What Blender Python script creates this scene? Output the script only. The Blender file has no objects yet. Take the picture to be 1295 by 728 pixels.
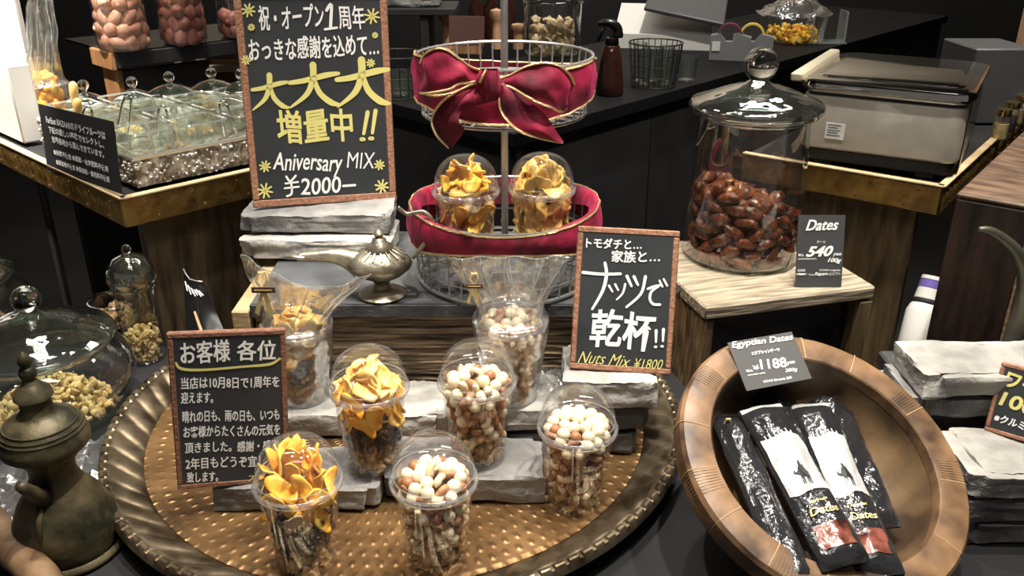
import bpy, math, random
from mathutils import Vector, Matrix, noise
PI = math.pi
R = math.radians
# ------------------------------------------------------------------ camera, world, lights
CAMH, FPX, PITCH = 0.70, 1100.0, R(24)
sc = bpy.context.scene
col = sc.collection
cam = bpy.data.objects.new('camera', bpy.data.cameras.new('camera'))
col.objects.link(cam); sc.camera = cam
cam.location = (0, 0, CAMH); cam.rotation_euler = (PI/2-PITCH, 0, 0)
cam.data.sensor_width = 36; cam.data.lens = 36*FPX/1295; cam.data.clip_start = .01
sc.view_settings.view_transform = 'Standard'; sc.view_settings.look = 'None'
sc.view_settings.exposure = 0.42; sc.view_settings.gamma = 1
w = bpy.data.worlds.new('world'); sc.world = w; w.use_nodes = True
w.node_tree.nodes['Background'].inputs[0].default_value = (1, .93, .85, 1)
w.node_tree.nodes['Background'].inputs[1].default_value = .11
def spot(loc, target, power, size=55, rad=.03, colr=(1, .93, .82), blend=.5):
    l = bpy.data.lights.new('ceiling_spotlight', 'SPOT'); l.energy = power; l.spot_size = R(size); l.spot_blend = blend
    l.shadow_soft_size = rad; l.color = colr
    o = bpy.data.objects.new('ceiling_spotlight', l); col.objects.link(o); o.location = loc
    o.rotation_euler = (Vector(target)-Vector(loc)).to_track_quat('-Z', 'Y').to_euler(); return o
spot((.30, .75, 2.3), (.05, 1.0, 0), 150, 42, .025)
spot((-.50, .95, 2.3), (-.25, 1.05, 0), 105, 42, .025)
spot((.80, 1.05, 2.3), (.45, 1.0, 0), 130, 48, .025)
spot((.02, 1.75, 2.3), (-.05, 1.25, .2), 75, 45, .025)
spot((-1.25, 1.35, 2.2), (-1.25, 1.85, .35), 520, 34, .04)
spot((-.75, 1.25, 2.3), (-.70, 1.75, .2), 85, 45, .025)
spot((.6, 2.2, 2.3), (.35, 2.9, .2), 130, 60)
spot((1.0, 1.4, 2.3), (.85, 1.8, .3), 150, 45, .025)
spot((-.5, 2.1, 2.3), (-.9, 2.5, .3), 70, 60)
def area(loc, target, power, sx, sy, colr=(1, .95, .88)):  # panels added out of view for glass, film and steel to reflect
    l = bpy.data.lights.new('added_light_panel', 'AREA'); l.shape = 'RECTANGLE'; l.size = sx; l.size_y = sy; l.energy = power; l.color = colr
    o = bpy.data.objects.new('added_light_panel', l); col.objects.link(o); o.location = loc
    o.rotation_euler = (Vector(target)-Vector(loc)).to_track_quat('-Z', 'Y').to_euler(); return o
area((.1, .1, 2.5), (.1, .1, 0), 11, 1.2, .25)
area((-.9, 1.6, 2.5), (-.9, 1.6, 0), 7, .9, .2)
area((.9, 2.6, 2.5), (.9, 2.6, 0), 10, 1.2, .3)
area((.2, 3.9, 2.45), (.2, 5.6, 1.4), 45, 2.6, .3)  # added to wash the beige panel on the back wall

# ------------------------------------------------------------------ pixel <-> world helpers (1295x728)
cP, sP = math.cos(PITCH), math.sin(PITCH)
CAM = Vector((0, 0, CAMH))
def ray(px, py):
    u = (px-647.5)/FPX; v = (364-py)/FPX
    return Vector((u, cP+v*sP, -sP+v*cP))
def G(px, py, z):
    d = ray(px, py); return CAM+d*((z-CAMH)/d.z)
def D(px, py, Y):
    d = ray(px, py); return CAM+d*(Y/d.y)
def az(a): a = R(a); return Vector((math.sin(a), math.cos(a), 0))
# ------------------------------------------------------------------ materials
def M(name, c1, c2=None, rough=.6, metal=0., scale=20., stretch=(1, 1, 1), bump=0., bscale=None, bdist=.002, emit=None, lo=.35, hi=.65,
      coat=0., spec=.5, detail=4., kind='noise', coord='Object'):
    m = bpy.data.materials.new(name); m.use_nodes = True; nt = m.node_tree; N = nt.nodes; L = nt.links
    p = N['Principled BSDF']
    p.inputs['Base Color'].default_value = (*c1, 1); p.inputs['Roughness'].default_value = rough
    p.inputs['Metallic'].default_value = metal; p.inputs['Coat Weight'].default_value = coat
    p.inputs['Specular IOR Level'].default_value = spec
    tc = N.new('ShaderNodeTexCoord'); mp = N.new('ShaderNodeMapping'); L.new(tc.outputs[coord], mp.inputs[0])
    mp.inputs['Scale'].default_value = stretch
    if c2 is not None:
        if kind == 'voronoi':
            t = N.new('ShaderNodeTexVoronoi'); out = t.outputs['Distance']
        else:
            t = N.new('ShaderNodeTexNoise'); t.inputs['Detail'].default_value = detail; out = t.outputs[0]
        t.inputs['Scale'].default_value = scale; L.new(mp.outputs[0], t.inputs['Vector'])
        r = N.new('ShaderNodeValToRGB'); r.color_ramp.elements[0].position = lo; r.color_ramp.elements[1].position = hi
        r.color_ramp.elements[0].color = (*c1, 1); r.color_ramp.elements[1].color = (*c2, 1)
        L.new(out, r.inputs[0]); L.new(r.outputs[0], p.inputs['Base Color'])
    if bump:
        t = N.new('ShaderNodeTexNoise'); t.inputs['Scale'].default_value = bscale or scale; t.inputs['Detail'].default_value = 5
        L.new(mp.outputs[0], t.inputs['Vector']); b = N.new('ShaderNodeBump'); b.inputs['Strength'].default_value = bump
        b.inputs['Distance'].default_value = bdist; L.new(t.outputs[0], b.inputs['Height']); L.new(b.outputs[0], p.inputs['Normal'])
    if emit:
        p.inputs['Emission Color'].default_value = (*c1, 1); p.inputs['Emission Strength'].default_value = emit
    return m
def glassy(name, tint=(1, 1, 1), lo=.05, hi=.7, rough=.02, haze=.02, blend=.35, bump=0., bscale=20, hazecol=(1, 1, 1)):
    """thin clear wall: transparent + mirror by viewing angle + a trace of haze"""
    m = bpy.data.materials.new(name); m.use_nodes = True; nt = m.node_tree; N = nt.nodes; L = nt.links; N.clear()
    o = N.new('ShaderNodeOutputMaterial'); tr = N.new('ShaderNodeBsdfTransparent'); gl = N.new('ShaderNodeBsdfGlossy'); df = N.new('ShaderNodeBsdfDiffuse')
    tr.inputs[0].default_value = (*tint, 1); gl.inputs['Roughness'].default_value = rough; df.inputs[0].default_value = (*hazecol, 1)
    lw = N.new('ShaderNodeLayerWeight'); lw.inputs[0].default_value = blend
    mr = N.new('ShaderNodeMapRange'); mr.inputs['To Min'].default_value = lo; mr.inputs['To Max'].default_value = hi
    L.new(lw.outputs['Facing'], mr.inputs['Value'])
    m1 = N.new('ShaderNodeMixShader'); m1.inputs[0].default_value = haze; L.new(tr.outputs[0], m1.inputs[1]); L.new(df.outputs[0], m1.inputs[2])
    m2 = N.new('ShaderNodeMixShader'); L.new(mr.outputs[0], m2.inputs[0]); L.new(m1.outputs[0], m2.inputs[1]); L.new(gl.outputs[0], m2.inputs[2])
    L.new(m2.outputs[0], o.inputs[0])
    if bump:
        tc = N.new('ShaderNodeTexCoord'); t = N.new('ShaderNodeTexNoise'); t.inputs['Scale'].default_value = bscale; L.new(tc.outputs['Object'], t.inputs['Vector'])
        b = N.new('ShaderNodeBump'); b.inputs['Strength'].default_value = bump; b.inputs['Distance'].default_value = .01
        L.new(t.outputs[0], b.inputs['Height']); L.new(b.outputs[0], gl.inputs['Normal']); L.new(b.outputs[0], lw.inputs['Normal'])
    return m
def solidglass(name, tint=(1, 1, 1)):
    m = M(name, tint, rough=.02); p = m.node_tree.nodes['Principled BSDF']; p.inputs['Transmission Weight'].default_value = 1; p.inputs['IOR'].default_value = 1.45
    return m
def polar_metal(name, c1, c2, rough, rows, cols, bumpd, metal=.9):
    m = M(name, c1, c2, rough=rough, metal=metal, scale=14, lo=.3, hi=.7); nt = m.node_tree; N = nt.nodes; L = nt.links; p = N['Principled BSDF']
    tc = N.new('ShaderNodeTexCoord'); s = N.new('ShaderNodeSeparateXYZ'); L.new(tc.outputs['Object'], s.inputs[0])
    def mt(op, a, b=None):
        n = N.new('ShaderNodeMath'); n.operation = op
        for i, q in enumerate((a, b)):
            if q is None: continue
            if isinstance(q, (int, float)): n.inputs[i].default_value = q
            else: L.new(q, n.inputs[i])
        return n.outputs[0]
    an = mt('ARCTAN2', s.outputs[1], s.outputs[0]); rr = mt('SQRT', mt('ADD', mt('MULTIPLY', s.outputs[0], s.outputs[0]), mt('MULTIPLY', s.outputs[1], s.outputs[1])))
    rowi = mt('FLOOR', mt('MULTIPLY', rr, rows))
    ang = mt('ADD', mt('MULTIPLY', an, cols), mt('MULTIPLY', rowi, 1.7))
    a = mt('POWER', mt('ABSOLUTE', mt('SINE', ang)), 6.0)
    b = mt('POWER', mt('ABSOLUTE', mt('SINE', mt('MULTIPLY', rr, rows*PI))), 3.0)
    h = mt('MULTIPLY', a, b)
    nz = N.new('ShaderNodeTexNoise'); nz.inputs['Scale'].default_value = 30; L.new(tc.outputs['Object'], nz.inputs['Vector'])
    h2 = mt('ADD', mt('MULTIPLY', h, nz.outputs[0]), mt('MULTIPLY', nz.outputs[0], .6))
    bp = N.new('ShaderNodeBump'); bp.inputs['Distance'].default_value = bumpd; bp.inputs['Strength'].default_value = 1
    L.new(h2, bp.inputs['Height']); L.new(bp.outputs[0], p.inputs['Normal']); return m

MT = dict(
 cloth=M('black_cloth', (.006, .006, .007), (.016, .016, .018), rough=.9, scale=6, bump=.5, bscale=9, bdist=.01),
 tray=polar_metal('chased_copper', (.095, .052, .022), (.36, .205, .085), .36, 52, 60, .0028, .7),
 tborder=M('fluted_bronze', (.085, .062, .038), (.30, .24, .16), rough=.33, metal=.85, scale=22, bump=.3, bscale=60, lo=.38, hi=.62),
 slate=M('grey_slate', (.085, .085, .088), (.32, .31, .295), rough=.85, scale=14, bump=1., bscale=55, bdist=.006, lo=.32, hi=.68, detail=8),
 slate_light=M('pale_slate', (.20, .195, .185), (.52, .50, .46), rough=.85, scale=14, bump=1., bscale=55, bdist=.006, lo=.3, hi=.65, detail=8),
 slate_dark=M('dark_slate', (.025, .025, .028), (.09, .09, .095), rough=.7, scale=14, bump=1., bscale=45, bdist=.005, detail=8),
 slab=M('slate_slab', (.05, .055, .06), (.10, .105, .11), rough=.6, scale=12, bump=.2, bscale=60),
 wood=M('weathered_wood', (.045, .028, .016), (.36, .26, .165), rough=.75, scale=7, stretch=(1.2, 12, 22), bump=.8, bscale=9, bdist=.005, lo=.36, hi=.62),
 woodp=M('pale_wood', (.24, .165, .08), (.48, .36, .20), rough=.6, scale=6, stretch=(3, 3, 22), bump=.4, bscale=9, bdist=.002),
 boardwood=M('grey_pale_board', (.13, .105, .07), (.42, .35, .25), rough=.7, scale=7, stretch=(2, 20, 20), bump=.8, bscale=8, bdist=.003, lo=.32, hi=.66),
 darkgroove=M('grooved_dark_wood', (.05, .028, .014), (.26, .16, .07), rough=.75, scale=9, stretch=(14, 14, 2), bump=.8, bscale=9, bdist=.004),
 panelwood=M('brown_panel_wood', (.040, .027, .014), (.12, .083, .045), rough=.6, scale=7, stretch=(10, 10, 1.2), bump=.6, bscale=9, bdist=.002),
 panelwood2=M('tan_panel_wood', (.085, .055, .026), (.22, .15, .072), rough=.6, scale=7, stretch=(10, 10, 1.2), bump=.6, bscale=9, bdist=.002),
 dblock=M('dark_red_wood', (.012, .006, .004), (.050, .026, .016), rough=.5, scale=6, stretch=(9, 9, 1.5), bump=.6, bscale=9, bdist=.003),
 dblocktop=M('lighter_brown_wood_top', (.07, .040, .025), (.19, .12, .075), rough=.5, scale=6, stretch=(3, 12, 3), bump=.5, bscale=9, bdist=.002),  # lighter brown for the top face than for the block body
 brass=M('embossed_brass', (.24, .14, .04), (.42, .27, .09), rough=.38, metal=.85, scale=30, bump=.6, bscale=70, bdist=.003),
 brasslip=M('trim_lip', (.50, .36, .19), (.68, .52, .30), rough=.5, scale=20, stretch=(1, 1, 1)),
 nail=M('brass_nail', (.9, .68, .28), rough=.25, metal=1),
 black=M('matt_black', (.012, .012, .013), (.02, .02, .021), rough=.6, scale=8),
 ctop=M('dark_counter_top', (.007, .007, .008), rough=.6, spec=.12),
 blackgl=M('gloss_black', (.008, .008, .009), rough=.18),
 leather=M('brown_leatherette', (.27, .125, .07), (.40, .20, .12), rough=.75, scale=160, bump=.9, bscale=220, bdist=.002),
 leather2=M('dark_brown_leatherette', (.17, .075, .045), (.26, .12, .075), rough=.75, scale=160, bump=.9, bscale=220, bdist=.002),
 chalk=M('chalkboard', (.022, .026, .030), (.034, .038, .042), rough=.55, scale=8),
 card_lit=M('charcoal_card_lit', (.10, .10, .10), rough=.35),  # charcoal card toned lighter to stand in for light caught on its slant
 card=M('charcoal_card', (.045, .047, .05), (.055, .056, .06), rough=.5, scale=8),
 ink=M('white_marker', (.88, .88, .86), rough=.6),
 yellow=M('yellow_marker', (.72, .66, .22), rough=.6),
 gold=M('gold_print', (.85, .66, .30), rough=.4, metal=.15),
 velvet=M('crimson_velvet', (.055, .0, .006), (.33, .002, .040), rough=.75, scale=16, bump=.6, bscale=26, bdist=.006, lo=.36, hi=.66),  # shaded and highlighted reds of the folds mottled into the colour
 beads=M('gold_beading', (.95, .72, .38), rough=.3, metal=.9, bump=1., bscale=500, bdist=.002),
 wire=M('grey_wire', (.36, .36, .36), (.50, .50, .49), rough=.35, metal=.75, scale=20),
 wiredk=M('dark_wire', (.10, .095, .085), rough=.4, metal=.9),
 steel=M('polished_steel', (.62, .60, .56), rough=.10, metal=1),
 steelb=M('brushed_steel', (.60, .56, .48), (.68, .64, .55), rough=.38, metal=.55, scale=30),
 tong=M('tong_steel', (.75, .74, .70), rough=.15, metal=1),
 lamp=M('antique_brass', (.17, .145, .10), (.50, .46, .36), rough=.38, metal=.8, scale=30, bump=.6, bscale=60, bdist=.003),
 pot=M('patinated_bronze', (.022, .022, .012), (.13, .105, .055), rough=.5, metal=.4, scale=26, bump=.8, bscale=60, bdist=.002, detail=8, lo=.38, hi=.62),
 horn=M('old_bronze', (.10, .10, .07), (.22, .21, .16), rough=.4, metal=.6, scale=16),
 silver=M('hammered_silver', (.36, .30, .22), (.90, .87, .80), rough=.3, metal=.5, scale=60, bump=.6, bscale=120, bdist=.004, detail=2, lo=.4, hi=.6),
 silverrim=M('silver_rim', (.75, .73, .68), rough=.3, metal=.7),
 bowl=M('dark_carved_wood', (.040, .022, .011), (.23, .145, .07), rough=.5, scale=8, bump=.6, bscale=30, bdist=.002, detail=8, lo=.40, hi=.64),
 bowlrim=M('bowl_rim_wood', (.045, .023, .011), (.27, .155, .078), rough=.45, scale=16, bump=.5, bscale=40, bdist=.0015, detail=8, lo=.36, hi=.64),
 joint=M('pale_joint', (.46, .30, .16), rough=.6),
 foil=M('black_foil', (.02, .02, .022), rough=.13, bump=.9, bscale=14, bdist=.02, coat=.6),
 foilsilver=M('silver_foil', (.82, .82, .82), rough=.30, metal=.55, bump=.7, bscale=13, bdist=.015),
 mac=M('macadamia', (.80, .66, .42), (.92, .82, .62), rough=.42, scale=60),
 hazel=M('brown_skin_nut', (.28, .105, .04), (.45, .19, .08), rough=.45, scale=80),
 almond=M('almond_skin', (.33, .15, .06), (.50, .26, .12), rough=.55, scale=120),
 cashew=M('cashew', (.78, .60, .35), (.88, .74, .50), rough=.45, scale=50),
 walnut=M('walnut_bits', (.30, .17, .07), (.60, .42, .22), rough=.6, scale=60),
 granola=M('granola', (.60, .38, .13), (.95, .74, .40), rough=.6, scale=70),
 raisin=M('raisin', (.015, .008, .006), (.05, .02, .012), rough=.35, scale=60, bump=.6, bscale=150),
 datewin=M('date_window', (.04, .012, .01), (.26, .085, .06), rough=.15, scale=60, bump=.6, bscale=60, bdist=.004, coat=.6),
 mango=M('dried_mango', (.88, .38, .02), (1.0, .70, .12), rough=.42, scale=30, bump=.5, bscale=60),
 apple=M('dried_pale_fruit', (.90, .50, .08), (1.0, .80, .36), rough=.45, scale=35, bump=.5, bscale=60),
 ring=M('dried_pineapple', (.70, .40, .06), (.98, .72, .24), rough=.45, scale=50, bump=.7, bscale=90),
 beigefruit=M('dried_beige_fruit', (.52, .36, .18), (.78, .62, .40), rough=.6, scale=45, bump=.5, bscale=90),
 date=M('date_skin', (.045, .009, .004), (.30, .075, .018), rough=.2, scale=55, bump=.9, bscale=90, bdist=.004, coat=.5, lo=.35, hi=.7),
 redchunk=M('red_dried_fruit', (.35, .06, .03), rough=.4),
 pinksalt=M('pink_rock_salt', (.62, .27, .18), (.80, .47, .34), rough=.45, scale=25, bump=.3, bscale=40),
 redsalt=M('red_rock_salt', (.30, .09, .07), (.52, .20, .15), rough=.45, scale=25, bump=.3, bscale=40),
 white=M('white_board', (.9, .89, .87), rough=.5),
 whitep=M('white_plastic', (.75, .74, .70), rough=.3),
 creamp=M('cream_wood', (.50, .44, .32), rough=.5),
 orangewood=M('orange_brown_wood', (.22, .10, .04), (.34, .17, .07), rough=.5, scale=8, stretch=(8, 8, 1)),
 honey=M('honey_wood', (.55, .32, .10), (.70, .46, .18), rough=.35, scale=14),
 bottle=M('brown_bottle', (.035, .012, .008), rough=.12),
 cardb=M('brown_cardboard', (.10, .045, .035), rough=.7),
 grey=M('grey_plastic', (.20, .21, .22), rough=.4),
 greyd=M('dark_grey_plastic', (.075, .075, .08), rough=.5),
 purple=M('purple_band', (.16, .12, .42), rough=.4),
 maroon=M('purple_tape', (.16, .03, .07), rough=.4), tape=M('yellow_tape', (.75, .55, .10), rough=.35),
 stickwood=M('tan_stick', (.09, .05, .025), (.26, .16, .085), rough=.6, scale=20, bump=.6, bscale=40),
 peach=M('peach_wood', (.55, .30, .16), (.66, .40, .23), rough=.5, scale=8),
 plastic=glassy('clear_plastic', (1, 1, 1), .025, .5, .05, .02, .30),
 plasticrim=glassy('plastic_rim', (1, 1, 1), .10, .7, .08, .14, .4),
 bag=glassy('clear_film', (1, 1, 1), .10, .85, .16, .07, .45, bump=1., bscale=22),  # film haze raised so its pale tone stands in for white reflections
 glass=glassy('jar_glass', (.96, .98, .96), .07, .8, .02, .006, .4),
 glassrim=glassy('jar_glass_thick', (.78, .86, .78), .18, .9, .04, .010, .5, bump=.6, bscale=20),
 cube=glassy('cube_glass', (.95, .98, .96), .04, .7, .03, .015, .35),
 cuberim=glassy('cube_rim', (.9, .97, .93), .2, .8, .05, .22, .4, hazecol=(.80, .88, .84)),
 knob=solidglass('knob_glass', (.97, .99, .97)),
 floor=M('dark_floor', (.012, .011, .010), (.02, .018, .016), rough=.6, scale=3),
 upper=M('beige_reflector', (.42, .36, .28), (.55, .48, .38), rough=.8, scale=1.2),
 wall=M('dark_wall', (.010, .010, .010), (.016, .015, .015), rough=.8, scale=3),
)
for k_ in ('velvet',):
    p_ = MT[k_].node_tree.nodes['Principled BSDF']; p_.inputs['Sheen Weight'].default_value = .30; p_.inputs['Sheen Roughness'].default_value = .35
    p_.inputs['Sheen Tint'].default_value = (1, .08, .30, 1)
# ------------------------------------------------------------------ mesh builder
class MB:
    def __init__(s): s.v = []; s.f = []
    def add(s, vs, fs, m=None):
        b = len(s.v)
        s.v += [tuple(m @ Vector(q)) if m is not None else tuple(q) for q in vs]
        s.f += [tuple(i+b for i in f) for f in fs]; return s
    def box(s, c, d, m=None):
        x, y, z = (q/2 for q in d)
        vs = [(c[0]+a*x, c[1]+b*y, c[2]+e*z) for a in (-1, 1) for b in (-1, 1) for e in (-1, 1)]
        return s.add(vs, [(0, 1, 3, 2), (4, 6, 7, 5), (0, 4, 5, 1), (2, 3, 7, 6), (0, 2, 6, 4), (1, 5, 7, 3)], m)
    def bbox(s, c, d, bev=.002, m=None):
        """box with chamfered edges"""
        x, y, z = (q/2 for q in d); k = min(bev, x*.9, y*.9, z*.9); vs = []; idx = {}
        for a in (-1, 1):
            for b in (-1, 1):
                for e in (-1, 1):
                    for ax in range(3):
                        p = [a*(x-k), b*(y-k), e*(z-k)]; p[ax] = (a*x, b*y, e*z)[ax]
                        idx[(a, b, e, ax)] = len(vs); vs.append([c[i]+p[i] for i in range(3)])
        fs = []
        for ax in range(3):
            o = [i for i in range(3) if i != ax]
            for sg in (-1, 1):
                q = []
                for (p0, p1) in ((-1, -1), (1, -1), (1, 1), (-1, 1)):
                    t = [0, 0, 0]; t[ax] = sg; t[o[0]] = p0; t[o[1]] = p1; q.append(idx[(*t, ax)])
                fs.append(tuple(q))
            for p0 in (-1, 1):
                for p1 in (-1, 1):
                    q = []
                    for (sg, aa) in ((-1, o[0]), (1, o[0]), (1, o[1]), (-1, o[1])):
                        t = [0, 0, 0]; t[ax] = sg; t[o[0]] = p0; t[o[1]] = p1; q.append(idx[(*t, aa)])
                    fs.append(tuple(q))
        for a in (-1, 1):
            for b in (-1, 1):
                for e in (-1, 1): fs.append(tuple(idx[(a, b, e, q)] for q in range(3)))
        return s.add(vs, fs, m)
    def lathe(s, prof, n=32, c=(0, 0, 0), m=None, cap=False):
        vs = [(c[0]+r*math.cos(2*PI*i/n), c[1]+r*math.sin(2*PI*i/n), c[2]+z) for r, z in prof for i in range(n)]
        fs = [(j*n+i, j*n+(i+1) % n, (j+1)*n+(i+1) % n, (j+1)*n+i) for j in range(len(prof)-1) for i in range(n)]
        if cap: fs += [tuple(range(n))[::-1], tuple(range((len(prof)-1)*n, len(prof)*n))]
        return s.add(vs, fs, m)
    def tube(s, pts, r, n=6, closed=False, m=None):
        pts = [Vector(p) for p in pts]; k = len(pts); vs = []; up = None
        rr = r if isinstance(r, (list, tuple)) else [r]*k
        for i, p in enumerate(pts):
            if closed: t = pts[(i+1) % k]-pts[i-1]
            else: t = pts[min(i+1, k-1)]-pts[max(i-1, 0)]
            t.normalize()
            if up is None: up = t.orthogonal().normalized()
            up = (up-t*up.dot(t)); up = up.normalized() if up.length > 1e-6 else t.orthogonal().normalized()
            q = t.cross(up)
            for j in range(n):
                a = 2*PI*j/n; vs.append(p+(up*math.cos(a)+q*math.sin(a))*rr[i])
        fs = [(i*n+j, i*n+(j+1) % n, ((i+1) % k)*n+(j+1) % n, ((i+1) % k)*n+j) for i in range(k if closed else k-1) for j in range(n)]
        if not closed: fs += [tuple(range(n))[::-1], tuple(range((k-1)*n, k*n))]
        return s.add(vs, fs, m)
    def grid(s, fn, nu, nv, cu=False, m=None):
        vs = [fn(i/nu, j/nv) for j in range(nv+1) for i in range(nu+(0 if cu else 1))]
        w = nu if cu else nu+1
        fs = [(j*w+i, j*w+(i+1) % w, (j+1)*w+(i+1) % w, (j+1)*w+i) for j in range(nv) for i in range(nu)]
        return s.add(vs, fs, m)
    def prism(s, poly, z0, z1, m=None):
        n = len(poly)
        vs = [(x, y, z0) for x, y in poly]+[(x, y, z1) for x, y in poly]
        return s.add(vs, [tuple(range(n))[::-1], tuple(range(n, 2*n))]+[(i, (i+1) % n, n+(i+1) % n, n+i) for i in range(n)], m)
    def ball(s, c, r, n=10, k=6, m=None):
        if isinstance(r, (int, float)): r = (r, r, r)
        vs = [(c[0]+r[0]*math.sin(PI*j/k)*math.cos(2*PI*i/n), c[1]+r[1]*math.sin(PI*j/k)*math.sin(2*PI*i/n), c[2]-r[2]*math.cos(PI*j/k)) for j in range(1, k) for i in range(n)]
        b = len(vs); vs += [(c[0], c[1], c[2]-r[2]), (c[0], c[1], c[2]+r[2])]
        fs = [(j*n+i, j*n+(i+1) % n, (j+1)*n+(i+1) % n, (j+1)*n+i) for j in range(k-2) for i in range(n)]
        fs += [(b, (i+1) % n, i) for i in range(n)]+[(b+1, (k-2)*n+i, (k-2)*n+(i+1) % n) for i in range(n)]
        return s.add(vs, fs, m)
    def mesh(s, name, mat, smooth=40):
        me = bpy.data.meshes.new(name); me.from_pydata([tuple(q) for q in s.v], [], s.f); me.materials.append(MT[mat] if isinstance(mat, str) else mat)
        if smooth:
            for p in me.polygons: p.use_smooth = True
            if smooth < 180: me.set_sharp_from_angle(angle=R(smooth))
        me.update(); return me
    def build(s, name, mat, parent=None, smooth=40): return obj(name, s.mesh(name, mat, smooth), parent)
def obj(name, me, parent=None, mx=None):
    o = bpy.data.objects.new(name, me); col.objects.link(o)
    if parent is not None: o.parent = parent
    if mx is not None: o.matrix_basis = mx
    return o
def tag(o, label=None, cat=None, group=None, kind=None):
    if label: o['label'] = label
    if cat: o['category'] = cat
    if group: o['group'] = group
    if kind: o['kind'] = kind
    return o
def empty(name, loc, label, cat, group=None, rot=None, mx=None):
    o = bpy.data.objects.new(name, None); col.objects.link(o); o.empty_display_size = .02
    if mx is not None: o.matrix_basis = mx
    else:
        o.location = loc
        if rot: o.rotation_euler = rot
    return tag(o, label, cat, group)
def copy_tree(o, parent=None):
    c = o.copy(); col.objects.link(c)
    if parent is not None: c.parent = parent
    for ch in list(o.children): copy_tree(ch, c)
    return c
def TRS(loc, rot=(0, 0, 0), sc_=(1, 1, 1)):
    from mathutils import Euler
    return Matrix.LocRotScale(Vector(loc), Euler(rot), Vector(sc_))
def rotm(rng): return (rng.uniform(0, 6.28), rng.uniform(0, 6.28), rng.uniform(0, 6.28))
def crv(pts, n=8):
    """Catmull-Rom through points (tuples of any length)"""
    pts = [Vector(p) for p in pts]; out = []
    for i in range(len(pts)-1):
        p0 = pts[max(i-1, 0)]; p1 = pts[i]; p2 = pts[i+1]; p3 = pts[min(i+2, len(pts)-1)]
        for k in range(n):
            t = k/n; out.append(.5*((2*p1)+(p2-p0)*t+(2*p0-5*p1+4*p2-p3)*t*t+(3*p1-p0-3*p2+p3)*t*t*t))
    out.append(pts[-1]); return out

# ------------------------------------------------------------------ structure
o = MB().box((0, 2, -.79), (9, 9, .04)).build('floor', 'floor', smooth=0); tag(o, kind='structure')
o = MB().box((0, 5.6, .9), (9, .1, 3.4)).build('wall_back', 'wall', smooth=0); tag(o, kind='structure')
o = MB().box((0, 5.53, 1.55), (8.6, .04, 2.0)).build('wall_back_reflector', 'upper', smooth=0); tag(o, kind='structure')  # beige panel added above the view for the steel lid to reflect
o = MB().box((-4.4, 2, .9), (.1, 7.2, 3.4)).build('wall_left', 'wall', smooth=0); tag(o, kind='structure')
o = MB().box((4.4, 2, .9), (.1, 7.2, 3.4)).build('wall_right', 'wall', smooth=0); tag(o, kind='structure')
o = MB().box((0, 2, 2.62), (9, 9, .04)).build('ceiling', 'wall', smooth=0); tag(o, kind='structure')

# display table under the foreground, draped in black cloth
TZ = -.02
t = empty('display_table', (0, .8, -.77), 'low display table draped in black cloth under the copper tray', 'table')
tm = MB().prism([(-1.15, .25-.8), (1.1, .25-.8), (1.1, 1.13-.8), (.60, 1.13-.8), (.60, 1.47-.8), (-.42, 1.47-.8), (-.6, 1.36-.8), (-1.15, 1.36-.8)], .70, .75).build('table_top', 'cloth', t, 0)
for x in (-1.05, 1.0):
    for y in (.35, 1.05): MB().box((x, y-.8, .35), (.06, .06, .70)).build('leg', 'black', t)
# --- corner tables with embossed brass edging
def corner_table(c, a1, a2, L1, L2, label, panels, trimh=.05):
    t = empty('corner_table', (c.x, c.y, -.77), label, 'table')
    e1, e2 = az(a1), az(a2); z = c.z+.77; th = .02
    def P(s1, s2): return (e1*s1+e2*s2)
    q = [P(.004, .004), P(L1, .004), P(L1, L2), P(.004, L2)]
    MB().prism([(v.x, v.y) for v in q], z-.03, z-.004).build('table_top', 'black', t, 0)
    for k, (ea, eb, L) in enumerate(((e1, e2, L1), (e2, e1, L2))):
        m = Matrix((( ea.x, eb.x, 0, 0), (ea.y, eb.y, 0, 0), (0, 0, 1, z), (0, 0, 0, 1)))
        tr = MB().bbox((L/2-.004, -.004, -trimh/2), (L+.008, .012, trimh), .002, m).build('edge_trim', 'brass', t)
        # palmette relief on the strip
        mb = MB()
        for i in range(int(L/.03)):
            x = .02+i*.03
            for a in range(-2, 3):
                an = a*.5; mb.box((x+math.sin(an)*.008, -.0105, -trimh/2-.004+math.cos(an)*.009), (.0022, .002, .010), m @ Matrix.Identity(4))
        r_ = mb.build('embossed_relief', 'brass', tr, 0); tag(r_, kind='stuff')
        MB().bbox((L/2-.004, -.005, .002), (L+.01, .014, .004), .001, m).build('trim_lip', 'brasslip', t)
        for i in range(int(L/.085)):
            x = .03+i*.085
            for zz in (-.010, -trimh+.010):
                MB().ball((0, 0, 0), .0022, 6, 4).build('nail', 'nail', tr).matrix_basis = Matrix.Translation(m @ Vector((x+(.02 if zz < -.02 else 0), -.0115, zz)))
    for (s, e, L, which, mat) in panels:
        ea = e1 if which == 1 else e2; eb = e2 if which == 1 else e1
        m = Matrix(((ea.x, eb.x, 0, 0), (ea.y, eb.y, 0, 0), (0, 0, 1, 0), (0, 0, 0, 1)))
        MB().bbox(((s+e)/2, L, (z-.03)/2), (e-s, .025, z-.03), .002, m).build('leg_panel', mat, t)
    return t
CL = G(157, 250, .243); CR = G(1188, 235, .243)
corner_table(CL, -47, 45, .66, .5, 'left wooden table with embossed brass edge below the glass cube tray', [(.03, .48, .03, 2, 'panelwood'), (.1, .5, .52, 2, 'black'), (.02, .03, .47, 2, 'black')])
corner_table(CR, -53, 38, .36, .9, 'right wooden table with embossed brass edge under the steel warmer', [(.03, .33, .025, 1, 'panelwood2')])
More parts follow.
